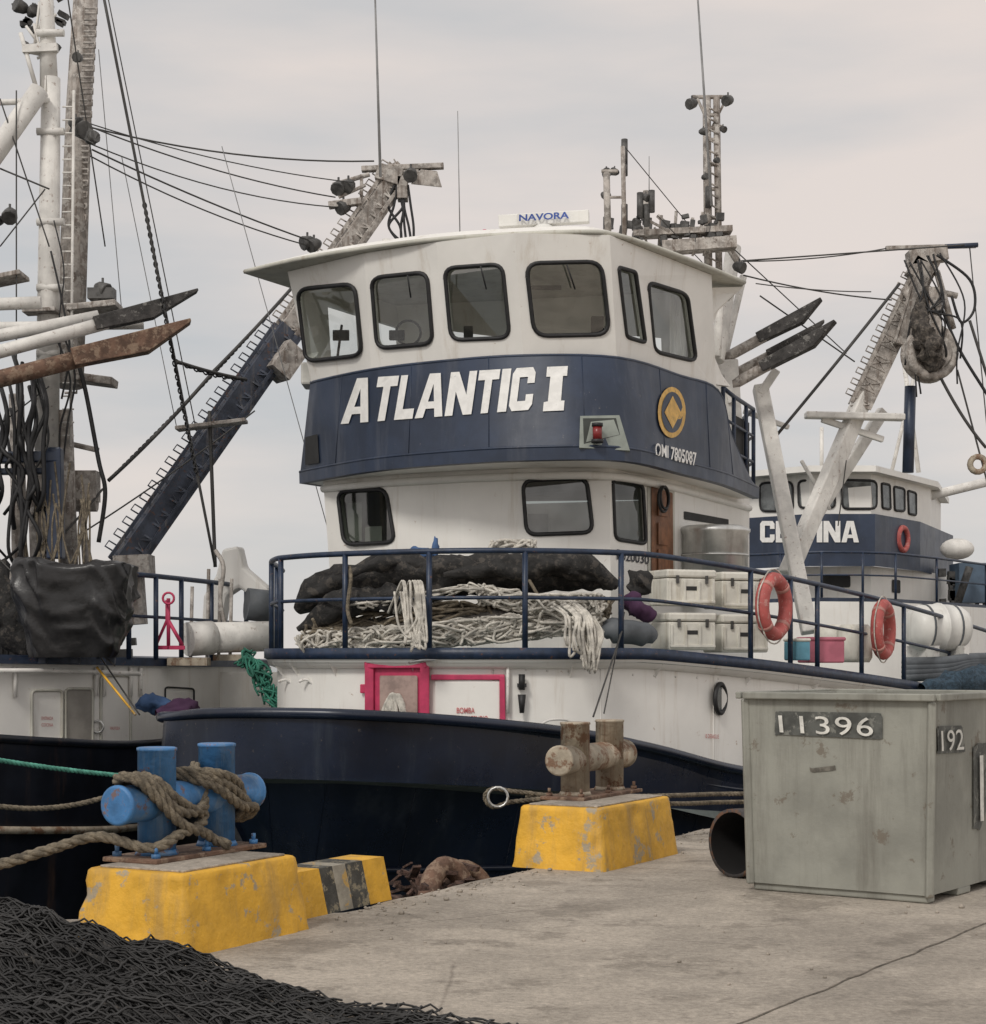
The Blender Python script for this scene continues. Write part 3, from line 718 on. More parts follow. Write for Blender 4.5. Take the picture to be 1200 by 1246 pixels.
e.tube([P(740,285,24),P(738,210,24)],.045,8); e.tube([P(760,290,24),P(758,178,24)],.03,8); e.tube([P(738,240,24),P(760,240,24)],.02,6); e.beam(P(732,208,24),P(752,208,24),.06,.03)
e.tube([P(787,285,25),P(786,232,25)],.04,8); e.tube([P(778,262,25),P(815,282,25)],.02,6)
e.tube([P(862,330,26),P(860,118,26)],.06,8); e.tube([P(875,330,26),P(872,118,26)],.05,8)
for y in (140,170,200,230,265,295): e.tube([P(861,y,26),P(874,y,26)],.03,6)
for k in range(15): e.tube([P(861,130+k*13,25.95),P(874,137+k*13,25.95)],.014,4)
e.tube([P(842,118,26),P(890,118,26)],.03,6); e.tube([P(855,158,26),P(880,155,26)],.04,6)
e.tube([P(885,118,26),P(864,160,26)],.02,6); e.tube([P(848,118,26),P(862,150,26)],.02,6)
e.beam(P(770,286,25.5),P(890,280,25.5),.3,.08); e.beam(P(805,302,25.5),P(895,296,25.5),.3,.16)
e.tube([P(880,290,26),P(905,330,26)],.05,6); e.tube([P(830,290,26),P(800,262,26)],.03,6)
for x in (802,820,840,852): e.tube([P(x,300,25.6),P(x+3,255+random.randint(0,15),25.6)],.025,6)
for k in range(14):
    x=random.uniform(770,890); e.tube([P(x,random.uniform(270,290),25.5),P(x+random.uniform(-20,20),random.uniform(290,312),25.5)],.018,5)
e.done()
e=A.part('mast_lamps',floodm)
for x,y,r in ((738,211,.11),(748,209,.09),(737,238,.1),(786,240,.09),(842,126,.13),(886,122,.13),(856,160,.09),(880,157,.08),(872,195,.07),(858,215,.08),(900,325,.14),(775,270,.09),(862,285,.1)): e.can(P(x,y,24.7 if x<830 else 25.8),r,(random.uniform(-1,1),-.5,random.uniform(-.6,.1)))
for x,y,h_ in ((760,185,.35),(760,205,.2),(760,262,.3),(738,275,.25),(793,245,.3),(779,250,.35),(787,262,.3),(862,240,.3)): e.tube([P(x,y,24.7 if x<830 else 25.8)-UP*h_/2,P(x,y,24.7 if x<830 else 25.8)+UP*h_/2],.045,8)
for i in range(40):
    x=random.uniform(735,880); y=random.uniform(262,294) ; e.box(P(x,y,25.4),random.uniform(.03,.12),.08,random.uniform(.03,.14),(1,random.uniform(-.5,.5),random.uniform(-.2,.2)))
e.done()
e=A.part('engine_casing',white2,.04)
e.tube([P(872,440,26.5),P(893,300,27)],.12,10); e.tube([P(880,440,27),P(905,335,27.2)],.06,8)
e.beam(P(880,440,27),P(888,560,27),.4,.4); e.tube([P(872,435,25.9),P(878,330,26.1)],.07,8); e.done()
RI=inset(D,.06); railpts=[p+UP*.02 for p in RI]
posts=[]
for want in (330,341,425,530,642,757,905,962,1003,1052,1103,1150):
    posts.append(min(range(14,len(railpts)),key=lambda i: abs(600+railpts[i].x/railpts[i].y*F-want)))
railing(A,railpts[9:],1.06,(.52,),.032,[i-9 for i in posts]+[2],name='foredeck_rail')
# things on the forecastle wall
bw=bvh_of([wallo])
patch(A,'hydrant_cabinet',[(450,806),(524,806),(524,884),(450,884)],redm,bw,.06,.03,0)
patch(A,'cabinet_door_inner',[(466,822),(511,822),(511,884),(466,884)],mat('cabinet_glass',(.33,.24,.21),.15,var=.25,scale=5),bw,.068,.05,0)
e=A.part('folded_hose',ropew)
h=surf(bw,486,855)
for k in range(7): e.tube(cr([h[0]+h[1]*.10+V((random.uniform(-.14,.14),0,-.2)),h[0]+h[1]*.10+V((random.uniform(-.1,.1),0,-.05)),h[0]+h[1]*.10+V((random.uniform(-.04,.04),0,.1)),h[0]+h[1]*.10+V((random.uniform(-.14,.14),0,-.1)),h[0]+h[1]*.10+V((random.uniform(-.14,.14),0,-.2))],5),.02,6)
e.done()
e=A.part('hydrant_cabinet_frame',redm,.01)
for q_ in ([(450,808),(524,808)],[(454,806),(454,885)],[(520,806),(520,885)]):
    a=surf(bw,*q_[0]);b_=surf(bw,*q_[1]); e.beam(a[0]+a[1]*.07,b_[0]+b_[1]*.07,.10,.09)
h=surf(bw,444,838); e.box(h[0]+h[1]*.03,.07,.04,.1)
a=surf(bw,526,824);b_=surf(bw,614,824);c=surf(bw,612,884)
e.beam(a[0]+a[1]*.03,b_[0]+b_[1]*.03,.06,.06); e.beam(surf(bw,611,822)[0]+V((0,-.03,0)),c[0]+V((0,-.03,0)),.06,.06); e.done()
e=A.part('wall_door_leaf',white,.01); pa=[surf(bw,x,y) for x,y in ((530,829),(608,829),(608,884),(530,884))]; e.prism([h[0]+h[1]*.03 for h in pa],-pa[0][1]*.02); e.done()
bw2=bvh_of([wallo,e.o])
text_on(A,'pump_sign','BOMBA',bw2,[(556,861),(578,861),(578,868),(556,868)],redtxt,offset=.01)
text_on(A,'pump_sign','CONTRA INCENDIO',bw2,[(541,871),(594,871),(594,878),(541,878)],redtxt,offset=.01)
e=A.part('wall_lamp',black); a=surf(bw,635,845); e.tube([a[0]+V((0,-.08,.22)),a[0]+V((0,-.08,.05))],.035,8); e.tube([a[0]+V((0,-.08,0)),a[0]+V((0,-.08,-.2))],[.045,.025],8); e.box(a[0]+V((0,-.05,.1)),.1,.1,.04); e.done()
a=surf(bw,875,850)
t_=Q; nq=a[1]
e=A.part('porthole_rim',black); e.torus(a[0]+nq*.02,t_,UP,.17,.03,24,6); e.done()
e=A.part('porthole_glass',mat('porthole_glass',(.06,.07,.07),.12)); e.add([a[0]+nq*.015+(t_*math.cos(k*.2618)+UP*math.sin(k*.2618))*.17 for k in range(24)],[tuple(range(24))]); e.done()
text_on(A,'drain_sign','B DESAGUE',bw,[(858,893),(874,894),(874,899),(858,898)],redtxt)
e=A.part('wall_pipework',white2)
e.tube([surf(bw,618,812)[0]+V((0,-.05,0)),surf(bw,618,868)[0]+V((0,-.05,0))],.02,6)
for x in (350,375): 
    s_=surf(bw,x,840)
    if s_: e.tube(cr([s_[0]+V((-.1,-.04,.1)),s_[0]+V((0,-.04,.12)),s_[0]+V((.1,-.04,0)),s_[0]+V((.1,-.04,-.2))],5),.018,6)
for k in range(10):
    x=640+k*26; s_=surf(bw,x,815+k*1.2)
    if s_: e.ball(s_[0],.015,.015,.015,n=6,m=4)
e.tube(cr([surf(bw,655,884)[0]+V((0,-.1,0)),surf(bw,668,876)[0]+V((0,-.12,0)),surf(bw,690,876)[0]+V((0,-.12,0)),surf(bw,700,886)[0]+V((0,-.1,0))],5),.015,6)
e.done()
e=A.part('deck_handrail_low',steel); e.tube(cr([P(498,806,19.7),P(520,803,19.6),P(560,803,19.6),P(580,806,19.6)],4),.018,6); e.done()
g=A.part('gallows_legs',white2,.02)
g.beam(P(925,470,27.5),P(985,770,26.5),.22,.24); g.beam(P(1052,480,28.5),P(958,700,27.5),.2,.26); g.beam(P(1075,500,29.3),P(985,640,28.7),.14,.18)
g.beam(P(925,480,27.4),P(945,450,27.4),.13,.13); g.beam(P(980,505,28.2),P(1100,508,28.2),.25,.1); g.beam(P(975,560,28.3),P(1010,620,28.3),.05,.06); g.beam(P(1000,510,28.2),P(1075,535,28.4),.08,.1)
g.beam(P(905,500,27.7),P(960,520,27.9),.08,.08)
g.done()
def lattice(part,a,b_,w,n,taper=.8,side=V((0,1,0)),rung=True):
    a=V(a);b_=V(b_); d=(b_-a).normalized(); s=d.cross(side).normalized(); L=(b_-a).length
    part.beam(a,b_,w*.7,w*.75)
    for k in range(n):
        t=(k+.5)/n; c=a.lerp(b_,t)
        if rung:
            part.tube([c+s*w*.4-side*w*.2,c+s*w*.68-side*w*.2,c+s*w*.68+d*L/n*.45-side*w*.2,c+s*w*.4+d*L/n*.45-side*w*.2],.013,5)
            part.box(c-s*w*.02-side*w*.36,.03,.02,w*.66,d,s)
            part.beam(c-s*w*.34-side*w*.37,c+s*w*.34-side*w*.37+d*L/n*(1 if k%2 else -1)*.9,.018,.02)
    for s_ in (-.36,.36): part.beam(a+s*w*s_-side*w*.36,b_+s*w*s_-side*w*.36,.03,.05)
g=A.part('power_boom',weather)
lattice(g,P(1045,495,28.5),P(1130,315,28.5),.42,14)
lattice(g,P(1095,420,28.3),P(1125,320,28.3),.3,6,rung=False)
g.beam(P(1078,302,28.4),P(1188,299,28.4),.08,.06); g.box(P(1128,312,28.4),.6,.3,.22,(1,0,.15)); g.box(P(1120,330,28.4),.35,.3,.3,(1,0,-.6)); g.tube([P(1122,350,28.3),P(1165,360,28.3)],.05,6)
g.tube([P(1100,350,28.3),P(1130,395,28.2)],.07,8); g.tube([P(1140,330,28.3),P(1160,400,28.2)],.05,8)
g.done()
g=A.part('power_block',weather); c=P(1134,428,28)
g.torus(c,(1,.2,0),UP,.36,.09,26,8); g.torus(c+V((0,.3,0)),(1,.2,0),UP,.36,.09,26,8); g.tube([c+V((0,-.05,0)),c+V((0,.35,0))],.3,18); g.beam(c+V((0,-.1,-.1)),P(1138,350,28),.2,.1); g.done()
g=A.part('block_net',mat('block_net_brown',(.06,.052,.045),.9,var=.5,scale=12,spots=((.2,.17,.14),14,.56,.6),bump=1,bscale=40)); g.blob([P(1130,350,28.1),P(1120,372,28),P(1122,400,27.8),P(1132,428,27.8),P(1138,450,27.9)],[.06,.13,.18,.22,.12],20,.6,5,3); g.done()
g=A.part('boom_hoses',black)
for k in range(9):
    x0=random.uniform(1095,1150);x1=random.uniform(1110,1170)
    g.tube(cr([P(x0,308+random.uniform(0,12),28),P((x0+x1)/2+random.uniform(-14,25),350+random.uniform(0,30),27.9),P(x1,410+random.uniform(-30,30),27.9),P(x1+random.uniform(-12,12),450+random.uniform(-20,40),28)],8),random.uniform(.01,.018),6)
g.tube(cr([P(1140,310,28),P(1180,340,28),P(1186,375,28),P(1170,392,28),P(1158,360,28)],8),.022,6)
g.tube(cr([P(1140,360,28),P(1165,420,28),P(1195,470,28),P(1215,500,28)],8),.024,6)
g.done()
g=A.part('hydraulic_ram',navy); g.tube([P(1108,470,28.6),P(1105,575,28.6)],.09,10); g.tube([P(1150,300,28.3),P(1190,298,28.3)],.04,6); g.done()
def chute(owner,a,b_,r,m1,t0=.45,endm=None):
    a=V(a);b_=V(b_); m=a.lerp(b_,t0)
    owner.part('stabiliser_pole',m1).tube([a,m],r*.8,10).done()
    d=(b_-a).normalized(); s=d.cross(UP).normalized(); u=s.cross(d)
    p=owner.part('pole_end',endm or black,.01)
    vs=[]
    for f,h in ((t0-.05,.8),(1-.2,1),(1,.15)):
        c=a.lerp(b_,f); vs+=[c+s*r+u*r,c-s*r+u*r,c-s*r+u*(r-2*r*h),c+s*r+u*(r-2*r*h)]
    fs=[(3,2,1,0),(8,9,10,11)]
    for i in range(2):
        for k in range(4): fs.append((i*4+k,i*4+(k+1)%4,i*4+4+(k+1)%4,i*4+4+k))
    p.add(vs,fs); p.done()
darkw=mat('dark_weathered_wood',(.045,.042,.04),.75,var=.4,scale=8,spots=((.3,.29,.27),9,.6,.6),bump=.4)
chute(A,P(860,448,27),P(1003,370,26.5),.10,weather,.5,darkw); chute(A,P(860,486,27),P(1020,397,26.3),.10,weather,.48,darkw); chute(A,P(865,470,27.3),P(1006,396,27),.09,weather,.55,darkw)
A.part('pole_bracket',white2).beam(P(885,455,26.8),P(890,490,26.8),.1,.1).done()
w=A.part('rigging_wires',wire)
for a,b_,r,s in ((P(895,318,26),P(1188,297,28.4),.012,.0),(P(905,318,26),P(1080,302,28.4),.010,.05),(P(905,335,26),P(1085,365,28.4),.012,.05),(P(920,345,26),P(1060,355,28),.009,.03),(P(925,360,26.5),P(1040,440,28),.012,.0),(P(890,300,26),P(1030,430,28),.009,.0),(P(1095,345,28),P(945,530,27.5),.026,.02),(P(1180,300,28.4),P(1205,560,28),.010,0),(P(1135,440,28),P(1200,545,28),.026,.1),(P(1180,390,28),P(1205,470,28),.025,0),(P(760,178,24),P(860,300,26),.007,0),(P(1165,450,28),P(1205,600,28),.016,0),(P(1030,560,28),P(1020,640,28),.010,0),(P(760,745,20.2),P(735,868,19),.008,0),(P(758,765,20),P(722,872,17.9),.010,0),(P(800,262,25),P(865,330,26),.007,0)): w.tube(sag(a,b_,s,10),r,5)
w.done()
g=A.part('pulley',beige); g.torus(P(1190,565,28),(1,0,0),UP,.12,.05,14,6); g.done()
# --------- deck cargo
tp=Obj('net_tarp_bundle'); t=tp.part('tarp',tarp2)
t.blob([P(362,742,20.9),P(395,718,20.8),P(460,704,20.75),P(560,700,20.7),P(640,696,20.7),P(710,700,20.8),P(750,712,20.9)],[.08,.25,.31,.30,.28,.26,.1],36,.40,2.8,5,.85)
t.blob([P(362,765,20.6),P(420,735,20.45),P(480,728,20.4),P(540,725,20.4)],[.05,.17,.16,.04],24,.6,4,8)
t.blob([P(540,700,20.4),P(620,690,20.4),P(700,692,20.5),P(748,710,20.6)],[.03,.14,.16,.08],24,.6,4,11)
t.blob([P(420,700,20.5),P(470,688,20.5),P(530,690,20.5)],[.03,.12,.03],20,.6,4,14)
t.done()
t=tp.part('blue_cloth',bluec); t.ball(P(508,675,21),.17,.1,.08,nz=.7); t.ball(P(530,668,21),.04,.04,.13,nz=.5); t.done()
t=tp.part('red_cloth',redm); t.ball(P(500,676,20.9),.06,.05,.05,nz=.7); t.done()
def spaghetti(part,path,ra,rz,cnt,r,seg=7):
    pts=cr(path,6)
    for k in range(cnt):
        i=random.uniform(0,len(pts)-1); q_=[]
        dirn=random.choice((-1,1))
        for j in range(seg):
            ii=max(0,min(len(pts)-1,int(i+dirn*j*random.uniform(.6,1.6)))); c=pts[ii]
            q_.append(c+V((random.gauss(0,ra*.5),random.gauss(0,ra*.6),random.uniform(-rz,rz))))
        part.tube(cr(q_,5),r,5)
nl=Obj('net_heap'); t=nl.part('white_net_rope',ropew)
spaghetti(t,[P(378,784,20.5),P(460,778,20.35),P(560,770,20.25),P(640,762,20.3),P(722,757,20.4)],.12,.15,200,.016)
spaghetti(t,[P(590,725,20.35),P(650,735,20.25),P(725,735,20.3)],.09,.12,80,.016)
spaghetti(t,[P(600,664,21.2),P(650,664,21.2)],.05,.07,16,.02,5)
spaghetti(t,[P(440,738,20.3),P(580,715,20.3)],.2,.05,10,.013)
for k in range(18):
    x=random.gauss(706,12); t.tube(cr([P(x-14,736+random.uniform(-5,5),19.8),P(x+3,750,19.32),P(x+random.uniform(-2,12),775,19.3-random.uniform(0,.12)),P(x+random.uniform(0,16),random.uniform(785,820),19.28),P(x+random.uniform(10,24),775,19.32),P(x+8,750,19.35)],5),.016,5)
for k in range(9):
    x=random.gauss(503,6); t.tube(cr([P(x-16,746,19.7),P(x-random.uniform(2,14),722,19.5),P(x+random.uniform(-4,4),708,19.35),P(x+random.uniform(0,10),750,19.3),P(x+random.uniform(-8,12),random.uniform(765,800),19.26),P(x+random.uniform(-12,2),760,19.3),P(x-8,720,19.4)],6),.014,5)
t.done()
t=nl.part('tan_rope',ropem); spaghetti(t,[P(380,770,20.6),P(560,752,20.45),P(730,745,20.6)],.14,.18,80,.018)
t.tube(cr([P(425,690,20.2),P(427,705,20.1),P(423,740,20.1),P(428,760,20.1)],4),.022,6)
t.tube(cr([P(600,668,20.9),P(625,680,20.6),P(640,700,20.4),P(655,725,20.3)],6),.02,6); t.done()
t=nl.part('net_body',mat('net_body_grey',(.10,.09,.08),.9,var=.5,scale=14,bump=1,bscale=40)); t.blob([P(375,775,20.75),P(500,765,20.65),P(620,755,20.6),P(735,755,20.8)],[.14,.28,.32,.14],24,.3,3,2,.7); t.done()
fd=Obj('fender'); t=fd.part('fender_body',greyf); t.blob([P(735,775,20.4),P(745,768,20.4),P(785,772,20.5),P(797,780,20.5)],[.04,.15,.14,.04],14,.1); t.done()
cl=Obj('cloth_bundle'); t=cl.part('cloth',purple); t.blob([P(765,725,21),P(776,740,20.9),P(790,752,21)],[.08,.15,.08],16,.7,4,3); t.done(); t=cl.part('dark_cloth',tarp2); t.blob([P(768,720,21.2),P(780,708,21.2),P(792,698,21.2)],[.1,.16,.06],20,.7,5,4); t.done()
def coolbox(px0,px1,py0,py1,d):
    o=Obj('insulated_fish_box'); c=P((px0+px1)/2,(py0+py1)/2,d); w_=(px1-px0)/F*d*1.02; h_=(py1-py0)/F*d
    ax=V((.93,.36,0)).normalized(); bx=V((-ax.y,ax.x,0))
    o.part('body',cooler,.02).box(c-UP*h_*.11,w_,.5,h_*.74,ax).done(); o.part('lid',cooler,.025).box(c+UP*h_*.385,w_*1.03,.53,h_*.22,ax).done()
    t=o.part('latches',floodm,.003)
    for s_ in(-.3,.3): t.box(c+ax*s_*w_-bx*.268+UP*h_*.22,.035,.02,.10,ax)
    t.done()
    t=o.part('ribs',cooler,.005)
    for s_ in(-.45,-.15,.15,.45): t.box(c+ax*s_*w_-bx*.255-UP*h_*.12,.03,.03,h_*.6,ax)
    t.box(c-bx*.255-UP*h_*.38,w_*.96,.035,.03,ax)
    t.done()
    o.part('handle_recess',dark).box(c-bx*.2505-UP*h_*.02,.14,.006,.05,ax).done()
coolbox(798,862,694,738,21.9); coolbox(864,928,697,742,22.5); coolbox(800,862,746,792,21.6); coolbox(864,926,748,795,22.2)
st=Obj('stainless_tank'); t=st.part('tank_body',steel); ct=P(868,690,24); t.tube([ct-UP*.5,ct+UP*.42,ct+UP*.46,ct+UP*.50,ct+UP*.54],[.46,.46,.49,.49,.40],36); t.done()
st.part('tank_bands',steel).torus(ct+UP*.15,(1,0,0),(0,1,0),.465,.015,36,6).torus(ct-UP*.2,(1,0,0),(0,1,0),.465,.015,36,6).done()
def liferring(px,py,d,ax):
    o=Obj('life_ring'); c=P(px,py,d); ax=V(ax).normalized()
    t=o.part('ring',ringm); t.torus(c,ax,UP,.325,.085,32,12); t.done()
    t=o.part('grab_line',ropew)
    for k in range(4):
        a0=math.pi/4+k*math.pi/2; pts=[c+(ax*math.cos(a0+j*.196)+UP*math.sin(a0+j*.196))*(.415+.03*math.sin(j/8*math.pi)) for j in range(9)]; t.tube(pts,.009,5)
    t.done()
    t=o.part('bands',mat('ring_band',(.46,.22,.19),.6,var=.2))
    for k in range(4):
        a0=math.pi/4+k*math.pi/2; dv=ax*math.cos(a0)+UP*math.sin(a0); tg=-ax*math.sin(a0)+UP*math.cos(a0)
        t.tube([c+dv*.325-tg*.025,c+dv*.325+tg*.025],.0885,12)
    t.done()
liferring(942,738,21.45,(.56,.83,0)); liferring(1075,766,24.2,(.46,.88,0))
for (px,py,d,w_,h_,m,lm) in ((970,792,22.6,.2,.3,bluep,cooler),(999,793,23.2,.5,.36,pink,pink)):
    o=Obj('picnic_cooler'); c=P(px,py,d); o.part('body',m,.02).box(c,w_,.35,h_*.8,(1,.3,0)).done(); o.part('lid',lm,.02).box(c+UP*h_*.45,w_*1.06,.38,h_*.14,(1,.3,0)).done()
o=Obj('plastic_barrel'); t=o.part('barrel',cooler); 
for x,d in ((1040,24.3),(1012,24.9)): t.tube([P(x,806,d),P(x,800,d),P(x,766,d),P(x,760,d)],[.2,.24,.24,.18],16)
t.done()
lr=Obj('life_raft_canister'); c=P(1141,764,27.2); ax=V((.95,.3,0)).normalized(); t=lr.part('canister',radarw); k_=.84
pr=[(-.58,.0),(-.57,.2),(-.52,.33),(-.4,.40),(-.2,.42),(-.02,.425),(-.015,.45),(.015,.45),(.02,.425),(.2,.42),(.4,.40),(.52,.33),(.57,.2),(.58,0)]
t.tube([c+ax*a*k_ for a,_ in pr],[max(.001,r_*k_) for _,r_ in pr],24); t.done()
t=lr.part('straps',greyf); t.tube([c-ax*.25,c-ax*.22],.425*k_,24); t.tube([c+ax*.22,c+ax*.25],.425*k_,24); t.done()
t=lr.part('cradle',white2); t.box(c-UP*.42-ax*.25,.08,.8,.3,ax); t.box(c-UP*.42+ax*.25,.08,.8,.3,ax); t.done()
cg=Obj('deck_hose'); t=cg.part('grey_hoses',greyf)
for k in range(4): t.tube(cr([P(1100,824-k*6,26.5),P(1150,820-k*5,26.7),P(1180,810-k*3,27),P(1230,812-k*4,28)],6),.08,10)
t.done()
o=Obj('net_heap'); t=o.part('blue_net',mat('blue_net',(.03,.055,.08),.85,var=.4,scale=20,bump=.8)); t.blob([P(1120,837,25.5),P(1170,832,26),P(1230,826,27),P(1300,826,28)],[.08,.2,.25,.2],20,.5,4); t.done()
# ---------------------------------------------------------------- far right boat
Bt=Obj('fishing_boat'); 
def ring(cols,z): return [G(a,d,z) for a,d in cols]
c1=[(885,47),(905,43.5),(985,42),(1060,42),(1132,45.5),(1145,50)]
zc=lambda y,d: H+(HY-y)/F*d
wbt,wtt=zc(628,42),zc(577,42)
e=Bt.part('wheelhouse',white); e.grid([ring(c1,wbt),ring(c1,wtt)],False); e.done(); wo=e.o
e=Bt.part('roof',white); r_=[(870,47),(895,42.9),(985,41.4),(1066,41.4),(1142,45.2),(1155,50)]; e.prism(ring(r_,wtt),UP*.14); e.done()
c2=[(880,46),(900,43),(985,41.6),(1065,41.6),(1120,44),(1160,49)]
e=Bt.part('name_band',navy); e.grid([ring(c2,zc(690,42)),ring(c2,wbt+.02)],False); e.done(); no=e.o
e=Bt.part('lower_house',white); e.grid([ring([(905,46),(960,42.6),(1060,42.3),(1125,45),(1190,50)],-1),ring([(905,46),(960,42.6),(1060,42.3),(1125,45),(1190,50)],zc(688,42))],False); e.done(); lo_=e.o
bv=bvh_of([wo]); bn2=bvh_of([no]); bl2=bvh_of([lo_])
fg=mat('far_glass',(.12,.13,.13),.15,var=.5,scale=3)
gk=Bt.part('window_gaskets',black)
for q_ in ([(925,588),(965,586),(966,622),(926,622)],[(972,585),(1015,584),(1016,618),(973,618)],[(1024,584),(1066,585),(1066,619),(1025,619)],[(1072,588),(1082,590),(1083,620),(1073,618)],[(1087,592),(1100,595),(1100,622),(1088,621)],[(1104,597),(1114,600),(1114,627),(1105,625)]):
    patch(Bt,'window',q_,fg,bv,.02,.2,0)
    pp_=[surf(bv,x,y) for x,y in rq(q_,.2,3)]; pp_=[h[0]+h[1]*.02 for h in pp_ if h]; gk.tube(pp_,.03,5,closed=True)
gk.done()
block_text(Bt,'name_text','CELTINA',bn2,[(926,634),(1045,634),(1045,660),(926,660)],chalk,.03)
for q_ in ([(1000,700),(1035,700),(1035,715),(1000,715)],[(1085,705),(1095,706),(1095,722),(1085,721)]): patch(Bt,'window',q_,dark,bl2,.02,.2,0)
dr=[(900,41),(1000,39.5),(1080,40),(1200,45),(1300,52)]
e=Bt.part('deck',navy); e.grid([ring(dr,zc(735,40)),ring(dr,zc(728,40))],False); e.done()
hr=[(880,41),(1000,39.3),(1080,39.6),(1200,44.5),(1320,52)]
e=Bt.part('hull',hullm); e.grid([ring(hr,-2),ring(hr,.7)],True); e.done()
e=Bt.part('forecastle',white); e.grid([ring(hr,.7),ring(hr,zc(733,40))],True); e.done()
rp_=ring([(900,41),(950,40.2),(1000,39.6),(1050,39.7),(1090,40.2),(1140,42),(1200,45)],zc(728,40)); railing(Bt,rp_,1.0,(.5,),.03,name='railing')
e=Bt.part('mast_and_boom',white2); e.tube([P(1125,605,46),P(1215,583,47)],.12,8); e.tube([P(1000,575,44),P(1000,520,44)],.05,6); e.tube([P(1118,575,46),P(1100,440,46)],.06,6); e.tube([P(1085,575,46),P(1112,460,46)],.05,6); e.ball(P(1165,668,44),.42,.35,.26); e.done()
e=Bt.part('life_ring',ringm); e.torus(P(1099,656,43),(.6,.8,0),UP,.27,.07,20,8); e.done()
e=Bt.part('deck_gear',floodm)
for i in range(34): e.box(P(random.uniform(1135,1215),random.uniform(695,735),46),random.uniform(.05,.2),.2,random.uniform(.1,.5),(1,0,random.uniform(-.1,.1)))
e.tube([P(1180,690,45),P(1165,735,45)],.1,6); e.done()
e=Bt.part('aft_house',mat('blue_grey_paint',(.08,.12,.17),.5)); e.box(P(1190,710,46),1.2,1,1.0); e.done()
# ---------------------------------------------------------------- left boat
Lb=Obj('fishing_boat')
hr=[(-420,17.0,.75),(-200,17.6,.73),(-60,18.4,.70),(60,19.4,.60),(165,20.8,.50),(250,23,.5),(330,27,.55)]
rm=cr([G(*c) for c in hr],5); e=Lb.part('hull',hullblk)
e.grid([rm,[p+V((.05,.1,-1.0)) for p in rm],[p+V((.2,.5,-2.4)) for p in rm]],True); e.tube(rm,.05,6); e.done()
e=Lb.part('rub_strip',beige); e.tube([p+V((.0,-.06,-.95)) for p in rm[:-8]],.045,6); e.done()
e=Lb.part('main_deck',dark); e.add([p-UP*.2 for p in rm]+[V((-8,30,.3)),V((-20,20,.5))],[tuple(range(len(rm)+2))]); e.done()
hw=cr([G(*c) for c in [(-350,19.3,1.44),(-100,20.2,1.44),(60,21.3,1.42),(160,22.2,1.40),(240,23.6,1.38),(330,26.2,1.36)]],5)
e=Lb.part('deckhouse',white); e.grid([[V((p.x,p.y,-.2)) for p in hw],hw],True); e.done(); lho=e.o
hw2=[p+V((0,-.16,0)) for p in hw]
e=Lb.part('deck_edge',railm); e.grid([[p+UP*.0 for p in hw2],[p+UP*.1 for p in hw2],[p+V((0,6,.1)) for p in hw2]],False); e.grid([hw2,hw],False); e.done()
bv=bvh_of([lho])
def outline(owner,q_,bv,m,r=.018,name='door_outline'):
    pts=[]
    for x,y in rq(q_,.15):
        h=surf(bv,x,y)
        if h: pts.append(h[0]+h[1]*.015)
    if len(pts)>4: owner.part(name,m).tube(pts,r,5,closed=True).done()
outline(Lb,[(38,840),(75,840),(75,900),(38,900)],bv,soff); patch(Lb,'vent_recess',[(79,838),(112,838),(112,905),(79,905)],mat('recess',(.3,.28,.25),.7),bv,.01,.1,0); outline(Lb,[(79,838),(112,838),(112,905),(79,905)],bv,soff)
outline(Lb,[(122,822),(158,822),(158,905),(122,905)],bv,soff); outline(Lb,[(200,836),(235,838),(235,862),(200,862)],bv,black,.012)
for q_,s_ in (([(50,872),(64,872),(64,876),(50,876)],'ENTRADA'),([(50,880),(64,880),(64,884),(50,884)],'COCINA'),([(133,884),(145,884),(145,888),(133,888)],'VALVULA')): text_on(Lb,'small_sign',s_,bv,q_,redtxt)
e=Lb.part('cleats_and_pipes',white2)
for x in (20,118,128,160,172): 
    h=surf(bv,x,822); 
    if h: e.tube([h[0]+V((0,-.05,.1)),h[0]+V((0,-.05,-.25))],.025,6)
e.tube([P(-10,816,20.6),P(60,816,21),P(170,820,21.9)],.03,6); e.done()
e=Lb.part('wall_fitting',steel); h=surf(bv,120,884); e.torus(h[0]+V((0,-.05,0)),(1,0,0),UP,.07,.015,14,6); e.done()
railing(Lb,[p+UP*.1 for p in hw2[11:26:2]],1.02,(.5,),.032,name='railing')
e=Lb.part('white_davit',white,.04)
fr_=[P(245,757,24.5),P(247,725,24.5),P(262,700,24.5),P(270,668,24.5),P(290,664,24.5),P(296,690,24.5),P(325,715,24.5),P(335,757,24.5),P(312,757,24.5),P(308,728,24.5),P(290,715,24.5),P(275,725,24.5),P(270,757,24.5)]
e.prism(fr_,V((.05,.25,0))); e.done()
e=Lb.part('drum_pipe',white2); e.tube([P(228,778,23.2),P(258,776,23.4)],.22,16); e.tube([P(258,776,23.4),P(335,774,24)],.2,16); e.done()
e=Lb.part('winch_roller',greyf); e.tube([P(300,735,24.2),P(328,738,24.3)],.22,14); e.done()
e=Lb.part('winch_posts',weather); 
for x in (252,266,280,232): e.tube([P(x,800,23.9),P(x+2,random.uniform(690,730),23.9)],.025,6)
e.tube(cr([P(262,670,24),P(272,690,23.9),P(268,730,23.9),P(276,770,23.9)],5),.03,6); e.done()
